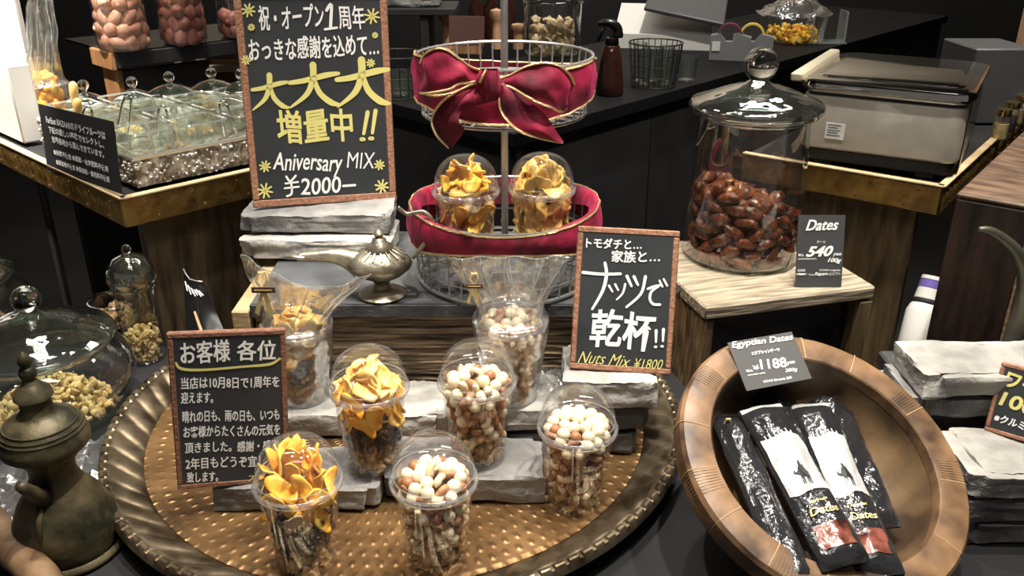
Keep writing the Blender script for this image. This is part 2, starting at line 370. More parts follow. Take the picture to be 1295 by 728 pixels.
# --- dark counter across the back
CK = G(650, 170, .215)
t = empty('back_counter', (CK.x, CK.y, -.77), 'long black counter across the background behind the date jar', 'counter')
e1, e2 = az(-44), az(42)
q = [Vector((0, 0, 0)), e1*1.2, e1*1.2+e2*2.6, e2*2.6]
q = [(v.x, v.y) for v in (e1*0+e2*0, e2*3.0, e2*3.0+e1*.70, e1*.70)]
MB().prism(q, .955, .985).build('counter_top', 'ctop', t, 0)
for k in range(5):
    m = Matrix(((e2.x, e1.x, 0, 0), (e2.y, e1.y, 0, 0), (0, 0, 1, 0), (0, 0, 0, 1)))
    MB().bbox((.3+k*.6, .03, .48), (.594, .02, .94), .003, m).build('front_panel', 'black', t)
m = Matrix(((e1.x, e2.x, 0, 0), (e1.y, e2.y, 0, 0), (0, 0, 1, 0), (0, 0, 0, 1)))
MB().bbox((.35, .03, .48), (.68, .02, .94), .003, m).build('front_panel', 'black', t)

# ------------------------------------------------------------------ stones
def stone(x0, x1, y0, y1, z0, z1, label, mat='slate', yaw=0, seed=0, chip=.006, group=None):
    cx, cy = (x0+x1)/2, (y0+y1)/2; dx, dy, dz = x1-x0, y1-y0, z1-z0
    nx, ny, nz = 34, 17, 9; mb = MB(); rng = random.Random(seed)
    def dv(p):
        x, y, z = p
        q = Vector((x*30+seed*7, y*30, z*40)); n = noise.noise(q); n2 = noise.noise(q*.35)
        ex, ey, ez = abs(x)/(dx/2), abs(y)/(dy/2), abs(z-dz/2)/(dz/2)
        edge = sorted((ex, ey, ez))[1]; k = max(0, edge-.85)/.15
        s = 1-k*chip/(.5*min(dx, dy, dz*2))*max(0, .5+n2*1.6)*.9
        n3 = noise.noise(Vector((x*9+seed, y*9, z*260))); n4 = noise.noise(Vector((x*120, y*120, z*120+seed)))
        hx = x*s+(n*.0025+n3*.0016+n4*.001)*ex; hy = y*s+(n*.0034+n3*.0020+n4*.0012)*ey
        hz = z
        if ez > .9 and z > dz/2: hz = z-.004*max(0, n2+.1)-.004*k*max(0, .4+n)+.0009*n4-.0018*max(0, n)
        return (hx, hy, hz)
    def face(o, u, v, nu, nv):
        mb.grid(lambda a, b: dv(tuple(o[i]+u[i]*a+v[i]*b for i in range(3))), nu, nv)
    X, Y = dx/2, dy/2
    face((-X, -Y, 0), (dx, 0, 0), (0, 0, dz), nx, nz); face((X, Y, 0), (-dx, 0, 0), (0, 0, dz), nx, nz)
    face((X, -Y, 0), (0, dy, 0), (0, 0, dz), ny, nz); face((-X, Y, 0), (0, -dy, 0), (0, 0, dz), ny, nz)
    face((-X, -Y, dz), (dx, 0, 0), (0, dy, 0), nx, ny); face((-X, Y, 0), (dx, 0, 0), (0, -dy, 0), nx, ny)
    me = mb.mesh('slate_brick', mat, 35)
    import bmesh
    bm = bmesh.new(); bm.from_mesh(me); bmesh.ops.remove_doubles(bm, verts=bm.verts, dist=1e-5); bm.to_mesh(me); bm.free()
    for p in me.polygons: p.use_smooth = True
    me.set_sharp_from_angle(angle=R(32))
    o = obj('slate_brick', me); o.location = (cx, cy, z0); o.rotation_euler = (0, 0, R(yaw))
    return tag(o, label, 'stone', group or 'grey slate bricks')
stone(-.372, -.166, .882, .975, .002, .036, 'grey slate brick under the handwritten letter board and the dark-bottomed fruit cup', 'slate', -.5, 1)
stone(-.162, .041, .898, .99, .002, .042, 'wide grey slate brick with chipped front between the front nut cups', 'slate', 0, 2)
stone(-.345, -.088, 1.044, 1.143, .002, .040, 'pale topped brick lying against the front of the wooden box', 'slate_light', 0, 3)
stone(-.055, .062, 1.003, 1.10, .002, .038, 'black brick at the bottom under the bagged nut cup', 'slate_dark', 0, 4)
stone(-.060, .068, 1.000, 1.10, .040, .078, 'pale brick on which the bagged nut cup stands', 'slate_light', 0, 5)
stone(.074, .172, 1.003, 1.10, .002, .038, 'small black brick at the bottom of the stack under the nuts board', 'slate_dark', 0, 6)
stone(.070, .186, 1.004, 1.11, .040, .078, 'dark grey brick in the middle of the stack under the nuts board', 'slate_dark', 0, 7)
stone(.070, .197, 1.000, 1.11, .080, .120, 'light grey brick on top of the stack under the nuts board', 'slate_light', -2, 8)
stone(.548, .80, .845, .95, TZ, .013, 'lowest grey brick of the stack right of the wooden bowl', 'slate', 0, 9)
stone(.545, .80, .842, .95, .015, .049, 'second grey brick up in the stack right of the wooden bowl', 'slate', 0, 10)
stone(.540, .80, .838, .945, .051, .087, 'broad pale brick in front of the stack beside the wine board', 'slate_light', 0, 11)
stone(.49, .80, .985, 1.09, TZ, .09, 'thick grey block behind at the foot of the right stack', 'slate', 0, 14)
stone(.512, .80, .955, 1.05, .092, .121, 'darker brick just under the rough white topped brick', 'slate', 0, 12)
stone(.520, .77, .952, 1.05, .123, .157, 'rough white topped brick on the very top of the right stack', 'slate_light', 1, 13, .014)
stone(-.445, -.196, 1.32, 1.44, .162, .197, 'lower pale grey brick under the big anniversary board', 'slate_light', 0, 15)
stone(-.448, -.200, 1.345, 1.45, .199, .2315, 'upper grey brick carrying the big anniversary board', 'slate', 1, 16, .012)

# ------------------------------------------------------------------ wooden display box (in the middle)
bx = empty('display_box', (-.14, 1.16, .002), 'weathered wooden box with slate top under basket and oil lamp', 'box')
X0, X1, Y1 = -.272, .262, .30
def ridged(u, v):
    x = X0+.03+(X1-X0-.03)*u; z = .138*v
    n = noise.noise(Vector((x*5, 3.1, z*150)))*.5+noise.noise(Vector((x*18, 1.1, z*420)))*.35+noise.noise(Vector((x*2, 9, z*60)))*.4
    return (x, .004+.008*n, z)
MB().grid(ridged, 60, 110).build('front_board', 'wood', bx, 60)
MB().bbox(((X0+X1)/2, .15, .07), (X1-X0-.07, .27, .12), .002).build('carcass', 'black', bx)
MB().bbox((X0+.012, .135, .0735), (.026, .285, .147), .002).build('side_board', 'woodp', bx)
MB().bbox(((X0+X1)/2+.012, .15, .149), (X1-X0-.03, .31, .016), .001).build('slate_top', 'slab', bx)
MB().bbox(((X0+X1)/2+.012, -.004, .147), (X1-X0-.03, .006, .020), .001).build('front_lip', 'slate_dark', bx)
MB().box((X1-.02, .05, .1575), (.022, .07, .001)).build('pale_inlay', 'boardwood', bx, 0)

# ------------------------------------------------------------------ riser under the date jar
rp = G(893, 389, .145); ya = math.atan2(G(1102, 363, .145).y-rp.y, G(1102, 363, .145).x-rp.x)
rz = empty('wooden_riser', (rp.x, rp.y, TZ), 'weathered wooden box riser under the big jar of dates', 'box', rot=(0, 0, ya))
W_ = .295; DP = .27; HH = .145-TZ
nb = 3
for k in range(nb):
    MB().bbox((W_/2, DP*(k+.5)/nb, HH-.011), (W_, DP/nb-.002, .022), .003).build('top_board', 'boardwood', rz)
def side(u, v):
    y = DP*u; z = (HH-.024)*v
    n = noise.noise(Vector((y*140, 5, z*6)))*.6+noise.noise(Vector((y*330, 2, z*15)))*.4
    return (.004-.007*n, DP-y, z)
MB().grid(side, 90, 30).build('side_board', 'darkgroove', rz, 60)
MB().bbox((.012, .02, (HH-.024)/2), (.016, .03, HH-.026), .002).build('corner_post', 'panelwood2', rz)
MB().bbox((W_-.012, .012, (HH-.024)/2), (.022, .022, HH-.026), .002).build('corner_post', 'panelwood2', rz)
MB().bbox((W_-.012, DP/2, (HH-.024)/2), (.018, DP-.03, HH-.026), .002).build('side_board', 'panelwood2', rz)
MB().bbox((W_/2, .03, (HH-.024)/2), (W_-.05, .004, HH-.03), .001).build('dark_front_panel', 'blackgl', rz)

# ------------------------------------------------------------------ copper tray
TC = Vector((-.165, 1.105, 0)); TR = .412
tr = empty('round_tray', (TC.x, TC.y, -.018), 'large round chased copper tray with fluted border under the cups', 'tray')
def sq(r, a, z):
    x, y = r*math.cos(a), r*math.sin(a)
    return (x, y*(.94 if y > 0 else 1.0), z+.018)
NA = 900
def zt(r):
    if r <= .357: return 0
    if r <= .40: t_ = (r-.357)/.043; return .020*t_**1.3
    return .020+.002*math.sin((r-.40)/.012*PI)
rs = [0.0, .08, .16, .24, .30, .342, .345, .348, .351, .354, .357]
MB().grid(lambda a, v: sq(rs[round(v*10)], 2*PI*a, .0012*(1 if 4 < round(v*10) < 9 else 0)), 128, 10, True).build('tray_floor', 'tray', tr, 180)
def fl(a, v):
    r = .357+.043*v; an = 2*PI*a
    ph = 60*(an+ v*.10)
    s = (abs(math.cos(ph/2))**.6)*math.sin(PI*min(1, max(0, v)))**.5*.0058
    return sq(r, an, zt(r)+s-.001)
MB().grid(fl, NA, 14, True).build('fluted_border', 'tborder', tr, 180)
MB().grid(lambda a, v: sq(.399+.013*v, 2*PI*a, .020+(.004*math.sin(PI*v))*(.55+.45*(1 if math.sin(130*2*PI*a) > -.55 else -1))-(.010 if v > .99 else 0)), NA*2, 5, True).build('notched_rim', 'tborder', tr, 50)
MB().lathe([(.34, 0), (.398, .026), (.41, .030)], 96).build('underside', 'tborder', tr, 180)

# ------------------------------------------------------------------ sign helper
def text_mesh(body, off=0., shear=0.):
    c = bpy.data.curves.new('tmp', 'FONT'); c.body = body; c.offset = off; c.shear = shear; c.resolution_u = 3
    o = bpy.data.objects.new('tmp', c); col.objects.link(o)
    dg = bpy.context.evaluated_depsgraph_get(); dg.update()
    me = bpy.data.meshes.new_from_object(o.evaluated_get(dg))
    vs = [tuple(v.co) for v in me.vertices]; fs = [tuple(p.vertices) for p in me.polygons]
    bpy.data.objects.remove(o); bpy.data.curves.remove(c); bpy.data.meshes.remove(me)
    return vs, fs
class Sign:
    """board leaning back: p=(x,y,z,yaw,lean,roll,w,h)"""
    def __init__(s, name, p, label, cat, frame=0., fmat='leather', bmat='chalk', group=None):
        x, y, z, yaw, lean, roll, w, h = p; s.w, s.h = w, h
        s.M = Matrix.Translation((x, y, z)) @ Matrix.Rotation(R(yaw), 4, 'Z') @ Matrix.Rotation(-R(lean), 4, 'X') @ Matrix.Rotation(-R(roll), 4, 'Y')
        s.e = empty(name, None, label, cat, group, mx=s.M); s.Mi = s.M.inverted(); s.mb = {}
        if frame:
            MB().box((0, .0032, h/2), (w-.004, .004, h-.004)).build('panel', bmat, s.e, 0)
            f_ = frame
            for c, d in (((0, .0048, f_/2), (w, .009, f_)), ((0, .0048, h-f_/2), (w, .009, f_)), ((-w/2+f_/2, .0048, h/2), (f_, .009, h-2*f_)), ((w/2-f_/2, .0048, h/2), (f_, .009, h-2*f_))):
                MB().bbox(c, d, .0015).build('frame_strip', fmat, s.e)
            s.y = .0007
        else:
            MB().box((0, .0008, h/2), (w, .0012, h)).build('card', bmat, s.e, 0); s.y = -.0003
    def at(s, px, py):
        d = s.Mi.to_3x3() @ ray(px, py); o = s.Mi @ CAM; k = -o.y/d.y; q = o+d*k; return q.x, q.z, k
    def T(s, body, a, b, hpx, mat='ink', off=.008, shear=0., bold=0):
        """text from pixel a (left, mid height) to pixel b (right, mid height)"""
        (x0, z0, k), (x1, z1, k2) = s.at(*a), s.at(*b); H = hpx*(k+k2)/2/FPX
        s.TL(body, x0, z0, x1, z1, H, mat, off, shear, bold)
    def TL(s, body, x0, z0, x1, z1, H, mat='ink', off=.008, shear=0., bold=0):
        vs, fs = text_mesh(body, off, shear)
        if not vs: return
        mx = [min(v[i] for v in vs) for i in (0, 1)]; Mx = [max(v[i] for v in vs) for i in (0, 1)]
        W = math.hypot(x1-x0, z1-z0); an = math.atan2(z1-z0, x1-x0); ca, sa = math.cos(an), math.sin(an)
        sx = W/(Mx[0]-mx[0]); sz = H/(Mx[1]-mx[1]); mb = s.mb.setdefault(mat, MB())
        offs = [(0, 0)]+([(bold, 0), (0, bold), (bold, bold)] if bold else [])
        for n, (ox, oz) in enumerate(offs):
            q = []
            for v in vs:
                u = (v[0]-mx[0])*sx+ox; t_ = (v[1]-mx[1])*sz-H/2+oz
                t_ += math.sin(u*90+z0*300)*H*.03
                q.append((x0+u*ca-t_*sa, s.y-.0004-n*.00003, z0+u*sa+t_*ca))
            mb.add(q, fs)
    def S(s, pts, wpx, mat='ink', n=5):
        """marker stroke through pixels; wpx width (one value or list)"""
        P = crv([s.at(*p)[:2] for p in pts], n) if len(pts) > 2 else [Vector(s.at(*p)[:2]) for p in pts]
        k = s.at(*pts[0])[2]; ws = wpx if isinstance(wpx, (list, tuple)) else [wpx]*2
        mb = s.mb.setdefault(mat, MB()); N = len(P); vs = []; fs = []
        for i, p in enumerate(P):
            t_ = i/(N-1)*(len(ws)-1); j = min(int(t_), len(ws)-2); wd = (ws[j]+(ws[j+1]-ws[j])*(t_-j))*k/FPX/2
            d = (P[min(i+1, N-1)]-P[max(i-1, 0)]); d.normalize(); nn = Vector((-d.y, d.x))
            a, b = p+nn*wd, p-nn*wd; vs += [(a.x, s.y-.0005, a.y), (b.x, s.y-.0005, b.y)]
            if i in (0, N-1): mb.add([(p.x+wd*math.cos(q*PI/4), s.y-.00052, p.y+wd*math.sin(q*PI/4)) for q in range(8)], [tuple(range(8))])
        fs = [(2*i, 2*i+1, 2*i+3, 2*i+2) for i in range(N-1)]
        mb.add(vs, fs)
    def star(s, px, py, r, wpx=2.2):
        for a in range(4):
            q = a*PI/4+.2; s.S([(px-r*math.cos(q), py-r*math.sin(q)), (px+r*math.cos(q), py+r*math.sin(q))], wpx, 'yellow')
    def done(s):
        for m_, mb in s.mb.items():
            o = mb.build('lettering', m_, s.e, 0)
            if m_ == 'yellow': tag(o, 'yellow marker lettering')
# ---- big anniversary board
A = Sign('chalkboard_sign', (-.3134, 1.402, .2325, 17.8, 6.9, -1.7, .239, .339), 'large chalkboard with three big yellow characters on two grey bricks', 'sign', .0125)
A.T('祝・オープン', (327, 24), (409, 20), 30, off=.005, shear=.15, bold=.0005)
A.S([(413, 13), (419, 6), (418, 34)], 3.8); A.S([(411, 37), (426, 35)], 3)
A.T('周年', (428, 23), (461, 21), 29, off=.005, bold=.0004)
A.T('おっきな感謝を込めて…', (314, 64), (478, 56), 27, off=.005, shear=.1, bold=.0006)
def dai(s, x0, y0, x1, y1, wd):
    w_, h_ = x1-x0, y1-y0; X = lambda a: x0+a*w_; Y = lambda b: y0+b*h_
    s.S([(X(.0), Y(.42)), (X(.3), Y(.37)), (X(.75), Y(.24)), (X(1.0), Y(.20))], [wd*.8, wd, wd*1.1, wd*.7], 'yellow')
    s.S([(X(.48), Y(.0)), (X(.48), Y(.3)), (X(.36), Y(.68)), (X(.02), Y(1.0))], [wd*1.3, wd*1.2, wd, wd*.35], 'yellow')
    s.S([(X(.5), Y(.33)), (X(.62), Y(.66)), (X(.85), Y(.88)), (X(1.03), Y(.93))], [wd*.8, wd*1.1, wd*1.2, wd*.5], 'yellow')
dai(A, 319, 95, 364, 139, 5.5); dai(A, 366, 82, 428, 136, 6.5); dai(A, 426, 76, 491, 135, 7.5)
A.T('増量中', (350, 162), (445, 157), 41, 'yellow', off=.008, bold=.0013)
A.S([(465, 142), (460, 169)], [5.5, 4], 'yellow'); A.S([(475, 140), (471, 168)], [5.5, 4], 'yellow'); A.S([(457, 176), (460, 176)], 5, 'yellow'); A.S([(468, 175), (471, 175)], 5, 'yellow')
A.T('Aniversary', (345, 207), (433, 209), 29, off=.005, shear=.2, bold=.0004); A.T('MIX', (439, 202), (474, 203), 20, off=-.004, shear=.1)
A.S([(362, 223), (367, 229), (374, 222)], 2.6); A.S([(361, 232), (377, 230)], 2.4); A.S([(360, 238), (378, 236)], 2.4); A.S([(368, 229), (369, 244), (363, 248)], 2.6)
A.T('2000', (380, 236), (431, 234), 21, off=.006, shear=.1, bold=.0004); A.S([(434, 235), (449, 234)], 3)
for x, y, r in ((65, 35, 22), (75, 93, 10), (57, 205, 14), (487, 55, 25), (497, 120, 8), (482, 215, 13), (122, 567, 18), (122, 650, 25), (512, 562, 16), (520, 635, 22)):
    A.star(290+x/2.696, y/2.696, r/2.7)
A.done()
B = Sign('chalkboard_sign', (.1452, 1.0234, .121, -4.9, 20.4, -1.4, .1356, .1927), 'chalkboard about nuts priced 1800 yen, standing on the brick stack', 'sign', .0085)
bc = lambda x, y: (700+x/3.165, 270+y/3.165)
B.T('トモダチと…', bc(130, 118), bc(352, 124), 13, off=.006, bold=.0005)
B.T('家族と…', bc(232, 172), bc(425, 172), 15, off=.006, bold=.0005)
B.S([bc(118, 235), bc(190, 242), bc(268, 241)], [4, 3.6]); B.S([bc(206, 197), bc(212, 245), bc(196, 310), bc(155, 382)], [3.6, 4.5, 3])
B.S([bc(222, 288), bc(236, 312)], [3, 2.2]); B.S([bc(247, 283), bc(259, 306)], [3, 2.2]); B.S([bc(287, 282), bc(277, 318), bc(253, 344)], [3, 2.2])
B.S([bc(294, 250), bc(312, 290)], [4, 3]); B.S([bc(322, 252), bc(338, 285)], [4, 3]); B.S([bc(368, 252), bc(350, 320), bc(292, 374)], [4, 3])
B.S([bc(378, 301), bc(400, 292), bc(424, 287)], 3.2); B.S([bc(420, 290), bc(392, 312), bc(386, 342), bc(400, 362), bc(426, 364)], 3.4)
B.S([bc(424, 268), bc(436, 292)], 2.6); B.S([bc(441, 262), bc(455, 288)], 2.6)
B.T('乾杯', bc(148, 455), bc(405, 478), 47, off=.008, bold=.0012)
B.S([bc(411, 468), bc(410, 514)], [4, 2.6]); B.S([bc(440, 463), bc(438, 510)], [4, 2.6]); B.S([bc(407, 533), bc(410, 533)], 3.6); B.S([bc(433, 531), bc(436, 531)], 3.6)
B.T('Nuts Mix', bc(98, 572), bc(308, 592), 15, 'yellow', off=-.006, shear=.5); B.T('¥1800', bc(322, 598), bc(438, 604), 13, 'yellow', off=-.004, shear=.3)
B.done()
# ---- letter board
C = Sign('chalkboard_sign', (-.3440, .8846+.001, .0372, 14.2, 5.3, -4.4, .1330, .2045), 'chalkboard letter of thanks with seven handwritten lines at left front', 'sign', .0072, 'leather2')
cc = lambda x, y: (190+x/2.22, 400+y/2.22)
C.T('お客様', cc(84, 103), cc(222, 98), 30, off=.0, bold=.0008); C.T('各位', cc(243, 95), cc(352, 97), 27, off=.006, bold=.0006)
C.S([cc(72, 130), cc(88, 147), cc(150, 150), cc(260, 141), cc(335, 134), cc(364, 118)], [2.5, 4, 3.5, 3, 4, 3], 'yellow')
for tx, x0, y0, x1, y1, h_ in (('当店は10月8日で1周年を', 86, 188, 362, 184, 16), ('迎えます。', 86, 229, 176, 229, 16), ('晴れの日も、雨の日も、いつも', 90, 282, 362, 276, 16),
                              ('お客様からたくさんの元気を', 93, 325, 364, 318, 16), ('頂きました。感謝・感激', 97, 369, 362, 362, 15), ('2年目もどうぞ宜しく', 99, 414, 345, 404, 16), ('致します。', 103, 452, 190, 450, 15)):
    C.T(tx, cc(x0, y0), cc(x1, y1), h_, off=.005, bold=.00035)
C.T('スタッフ', cc(275, 455), cc(360, 452), 10, 'yellow', off=.01, bold=.0003)
C.done()
# ---- wine board
Dd = Sign('chalkboard_sign', (.6205+.012, .9107-.004, .088, -44.6, 22, 4.2, .0902, .0902), 'small chalkboard about wine leaning on the brick stack at right edge', 'sign', .006, 'leather')
w2 = .0902
Dd.TL('ワイン', -.036, .071, .022, .068, .020, 'yellow', .012, .1, .0008); Dd.TL('100選', -.036, .045, .034, .041, .022, 'yellow', .012, .1, .0008)
Dd.TL('※クルミ&デーツ', -.037, .020, .036, .018, .011, 'ink', .012, .1, .0003); Dd.S([(1233, 544), (1262, 552), (1300, 566)], 1.5, 'yellow'); Dd.done()
# ---- black text card on the left table
Ec = Sign('info_card', (-.7683+.006, 1.5043-.006-.012, .2475, -42.7, 5.2, 2.9, .3176*.98, .119), 'black card with small white printed lines before the glass cube tray', 'card', 0, bmat='black')
hw = Ec.w/2
Ec.TL('FarEast BAZAARのドライフルーツは', -hw+.03, .094, hw-.035, .092, .0125, off=.006, bold=.0006)
Ec.TL('下記の厳しい基準でセレクトし、', -hw+.035, .076, hw-.045, .076, .012, off=.006, bold=.0006)
Ec.TL('世界各地から選んできています。', -hw+.045, .059, hw-.05, .059, .012, off=.006, bold=.0006)
Ec.TL('●砂糖不使用 ●農薬・化学肥料不使用', -hw+.045, .036, hw-.04, .036, .010, off=.006, bold=.0006)
Ec.TL('●添加物不使用 ●保存料・着色料不使用', -hw+.05, .018, hw-.04, .018, .010, off=.006, bold=.0006)
Ec.done()
# ---- dates price card
F = Sign('price_card', (.4806, 1.2481, .1465, .5, 15.3, -.2, .073, .1123), 'upright charcoal price card reading Dates 540 yen beside the date jar', 'card', 0, bmat='card')
fc = lambda x, y: (1000+x/7.275, 270+y/7.275)
F.T('Dates', fc(138, 105), fc(435, 105), 13.5, off=.006, shear=.35, bold=.0006); F.T('デーツ', fc(238, 260), fc(318, 260), 3.5, off=.015)
F.T('540', fc(140, 348), fc(385, 348), 13, off=.02, shear=.35, bold=.0007); F.T('税込', fc(68, 380), fc(120, 380), 3.5, off=.01); F.T('yen', fc(385, 378), fc(465, 378), 4.5, off=.02, shear=.3)
F.T('(本体価格500円)', fc(65, 418), fc(235, 415), 2.4); F.T('100g', fc(338, 432), fc(462, 438), 7, off=.015, shear=.35, bold=.0003)
F.T('COAS organic', fc(262, 522), fc(455, 520), 3.2, off=.015); F.T('from', fc(165, 560), fc(222, 560), 2.2); F.T('Egypt', fc(226, 555), fc(338, 555), 4.4, off=.03); F.T('/エジプト', fc(342, 553), fc(455, 552), 3.6, off=.01)
F.T('COAS', fc(62, 522), fc(132, 520), 3.2, off=.02); F.T('========', fc(50, 556), fc(145, 556), 2); F.S([fc(75, 552), fc(98, 560), fc(122, 552)], 1.6); F.done()
# ---- egyptian dates price card
Gc = Sign('price_card', (.3359*.975, .947*.975, .155+.005, 21.6, 50.6, -1.5, .0971*.98, .0658*.98), 'slanted price card reading Egyptian Dates 1188 yen over the wooden bowl', 'card', 0, bmat='card_lit')
gc = lambda x, y: (920+x/8.09, 412.2+y/8.09)
Gc.T('Egyptian Dates', gc(38, 205), gc(668, 120), 10.5, off=.004, shear=.3, bold=.0003); Gc.T('エジプシャンデーツ', gc(242, 285), gc(528, 240), 4.8, off=.006, bold=.0003)
Gc.T('¥', gc(258, 432), gc(322, 420), 6.5, off=.01); Gc.T('1188', gc(325, 400), gc(600, 368), 13, off=.01, shear=.15, bold=.0004); Gc.T('税込', gc(188, 462), gc(258, 455), 3.6, off=.01)
Gc.T('yen', gc(602, 388), gc(690, 374), 5, off=.02, shear=.3); Gc.T('200g', gc(585, 460), gc(715, 445), 6, off=.01, shear=.3); Gc.T('(本体価格1100円)', gc(205, 505), gc(385, 480), 2.5)
Gc.T('COAS Organic 200', gc(365, 575), gc(655, 528), 4.2, off=.02); Gc.done()

# ------------------------------------------------------------------ wire basket stand
BC = Vector((-.011, 1.272, .164))
bs = empty('wire_basket_stand', BC, 'two tier round wire basket stand on a post, dressed in red velvet', 'stand')
MB().tube([(0, 0, 0), (0, 0, .62)], .0055, 12).build('post', 'wire', bs)
def ringpts(r, z, n=64): return [(r*math.cos(2*PI*i/n), r*math.sin(2*PI*i/n), z) for i in range(n)]
def tier(r0, r1, z0, z1, zf, nwire, label):
    b = MB().tube(ringpts(r1, z1), .0022, 6, True).tube(ringpts(r0, z0), .0026, 6, True).tube(ringpts(r0+(r1-r0)*.5, (z0+z1)/2), .0014, 5, True).tube(ringpts(r0+(r1-r0)*.2, z0+(z1-z0)*.2), .0014, 5, True).build('basket_rim', 'wire', bs)
    me = MB().tube([(r0, 0, z0), (r1, 0, z1+.003)], .0014, 5).mesh('wire', 'wire')
    for i in range(nwire): obj('wire', me, b, Matrix.Rotation(2*PI*i/nwire, 4, 'Z'))
    me = MB().tube([(.01, 0, zf), (r0, 0, zf)], .0014, 5).mesh('floor_wire', 'wire')
    for i in range(28): obj('floor_wire', me, b, Matrix.Rotation(2*PI*i/28+.05, 4, 'Z'))
    for rr in (.02, .06, .095): MB().tube(ringpts(rr, zf-.001, 40), .0014, 5, True).build('floor_ring', 'wire', b)
tier(.136, .142, .002, .112, .038, 40, '')
tier(.119, .127, .255, .335, .256, 40, '')
MB().lathe([(.0, .258), (.010, .258), (.010, .266), (.006, .268)], 14).lathe([(.0, .040), (.012, .040), (.012, .048), (.006, .050)], 14).build('collar', 'wire', bs)
def strip(top, bot, name, parent, nv=12, beads=True, thick=.0012, wrinkle=.0036, seed=0, eb=(True, True)):
    """velvet strip lofted between two edge curves, with gold beading on the edges"""
    a, b = crv(top, 7), crv(bot, 7); n = min(len(a), len(b))
    def fn(u, v):
        i = min(int(u*(n-1)+.5), n-1); p = a[i].lerp(b[i], v)
        k = math.sin(PI*v)
        q = Vector((noise.noise(p*45+Vector((seed, 0, 0))), noise.noise(p*38+Vector((9, seed, 0)))-.35*0, noise.noise(p*40+Vector((0, 4, seed)))*.4))
        return p+q*wrinkle*k*2.2+Vector((0, -1, 0))*k*.004
    mb = MB().grid(fn, n-1, nv); m0 = len(mb.v)
    vs = [Vector(q)+Vector((0, thick, -thick*.3)) for q in mb.v]; mb.add(vs, [f[::-1] for f in mb.f[:]])
    o = mb.build(name, 'velvet', parent, 180)
    if beads:
        for e_, c_ in zip(eb, (a[:n], b[:n])):
            if e_: MB().tube([p+Vector((0, -.0012, 0)) for p in c_], .0017, 5).build('gold_beading', 'beads', o)
    return o
def band(r0, zt_, zb_, cz, parent, name, wave=.005, puff=.003, seed=0, a0=0, a1=2*PI):
    cx, cy = BC.x, BC.y
    def rad(v): return r0+puff*math.sin(PI*min(1, v*1.05))
    def fn(u, v):
        a = a0+(a1-a0)*u; z = zt_(a)+(zb_(a)-zt_(a))*v
        n = noise.noise(Vector((math.cos(a)*5, math.sin(a)*5, z*35+seed)))+.5*noise.noise(Vector((math.cos(a)*14, math.sin(a)*14, z*30+seed)))
        r = rad(v)+n*wave
        return (cx+r*math.cos(a), cy+r*math.sin(a), z)
    mb = MB().grid(fn, 120, 8, True); k = len(mb.f)
    mb.add([(cx+(x-cx)*.985, cy+(y-cy)*.985, z) for x, y, z in mb.v], [f[::-1] for f in mb.f])
    o = mb.build(name, 'velvet', parent, 180)
    for v in (0, 1): MB().tube([fn(i/120, v) for i in range(120)], .0018, 5, True).build('gold_beading', 'beads', o)
    return o
ur = empty('velvet_ribbon', (0, 0, 0), 'crimson velvet ribbon with big bow and gold beaded edges on upper basket', 'ribbon')
band(.129, lambda a: .494+.010*max(0, -math.cos(a))-.003*math.sin(3*a)-.030*max(0, math.sin(a)), lambda a: .440+.006*math.sin(a)+.006*math.cos(2*a), 0, ur, 'band', seed=1)
P3 = lambda L: [D(*q) for q in L]
c3 = lambda x, y, Y: (490+x/3.31, y/3.31, Y)
strip(P3([c3(400, 298, 1.112), c3(345, 278, 1.10), c3(300, 245, 1.092), c3(250, 208, 1.09), c3(200, 202, 1.095), c3(155, 228, 1.108), c3(138, 262, 1.135)]),
      P3([c3(398, 335, 1.108), c3(345, 345, 1.095), c3(300, 350, 1.085), c3(262, 372, 1.082), c3(210, 384, 1.086), c3(160, 390, 1.10), c3(136, 388, 1.13)]), 'bow_loop', ur, seed=2)
strip(P3([c3(400, 300, 1.125), c3(340, 310, 1.122), c3(260, 320, 1.12), c3(180, 300, 1.125), c3(142, 270, 1.138)]),
      P3([c3(398, 345, 1.12), c3(340, 362, 1.118), c3(260, 392, 1.116), c3(190, 400, 1.12), c3(140, 385, 1.135)]), 'bow_loop_back', ur, seed=3)
strip(P3([c3(462, 330, 1.108), c3(520, 310, 1.10), c3(580, 278, 1.09), c3(650, 262, 1.085), c3(715, 274, 1.09), c3(760, 310, 1.105), c3(782, 350, 1.125)]),
      P3([c3(470, 350, 1.104), c3(520, 365, 1.095), c3(580, 400, 1.08), c3(640, 432, 1.075), c3(690, 450, 1.08), c3(725, 468, 1.095), c3(748, 455, 1.12)]), 'bow_loop', ur, seed=4)
strip(P3([c3(470, 340, 1.12), c3(560, 330, 1.118), c3(650, 320, 1.115), c3(740, 330, 1.12), c3(780, 360, 1.13)]),
      P3([c3(470, 360, 1.118), c3(560, 400, 1.115), c3(640, 425, 1.112), c3(720, 450, 1.118), c3(752, 440, 1.128)]), 'bow_loop_back', ur, seed=5, beads=False)
strip(P3([c3(372, 345, 1.102), c3(290, 385, 1.10), c3(225, 430, 1.10), c3(187, 495, 1.105), c3(203, 560, 1.10), c3(258, 618, 1.10)]),
      P3([c3(450, 420, 1.10), c3(370, 445, 1.095), c3(310, 470, 1.09), c3(300, 510, 1.085), c3(322, 545, 1.085), c3(275, 612, 1.095)]), 'ribbon_tail', ur, seed=6, eb=(True, False))
strip(P3([c3(480, 340, 1.10), c3(530, 370, 1.095), c3(600, 425, 1.09), c3(660, 480, 1.085), c3(695, 530, 1.085), c3(734, 588, 1.09)]),
      P3([c3(466, 380, 1.10), c3(472, 450, 1.095), c3(500, 500, 1.088), c3(555, 548, 1.08), c3(630, 575, 1.08), c3(734, 596, 1.09)]), 'ribbon_tail', ur, seed=7, eb=(False, True))
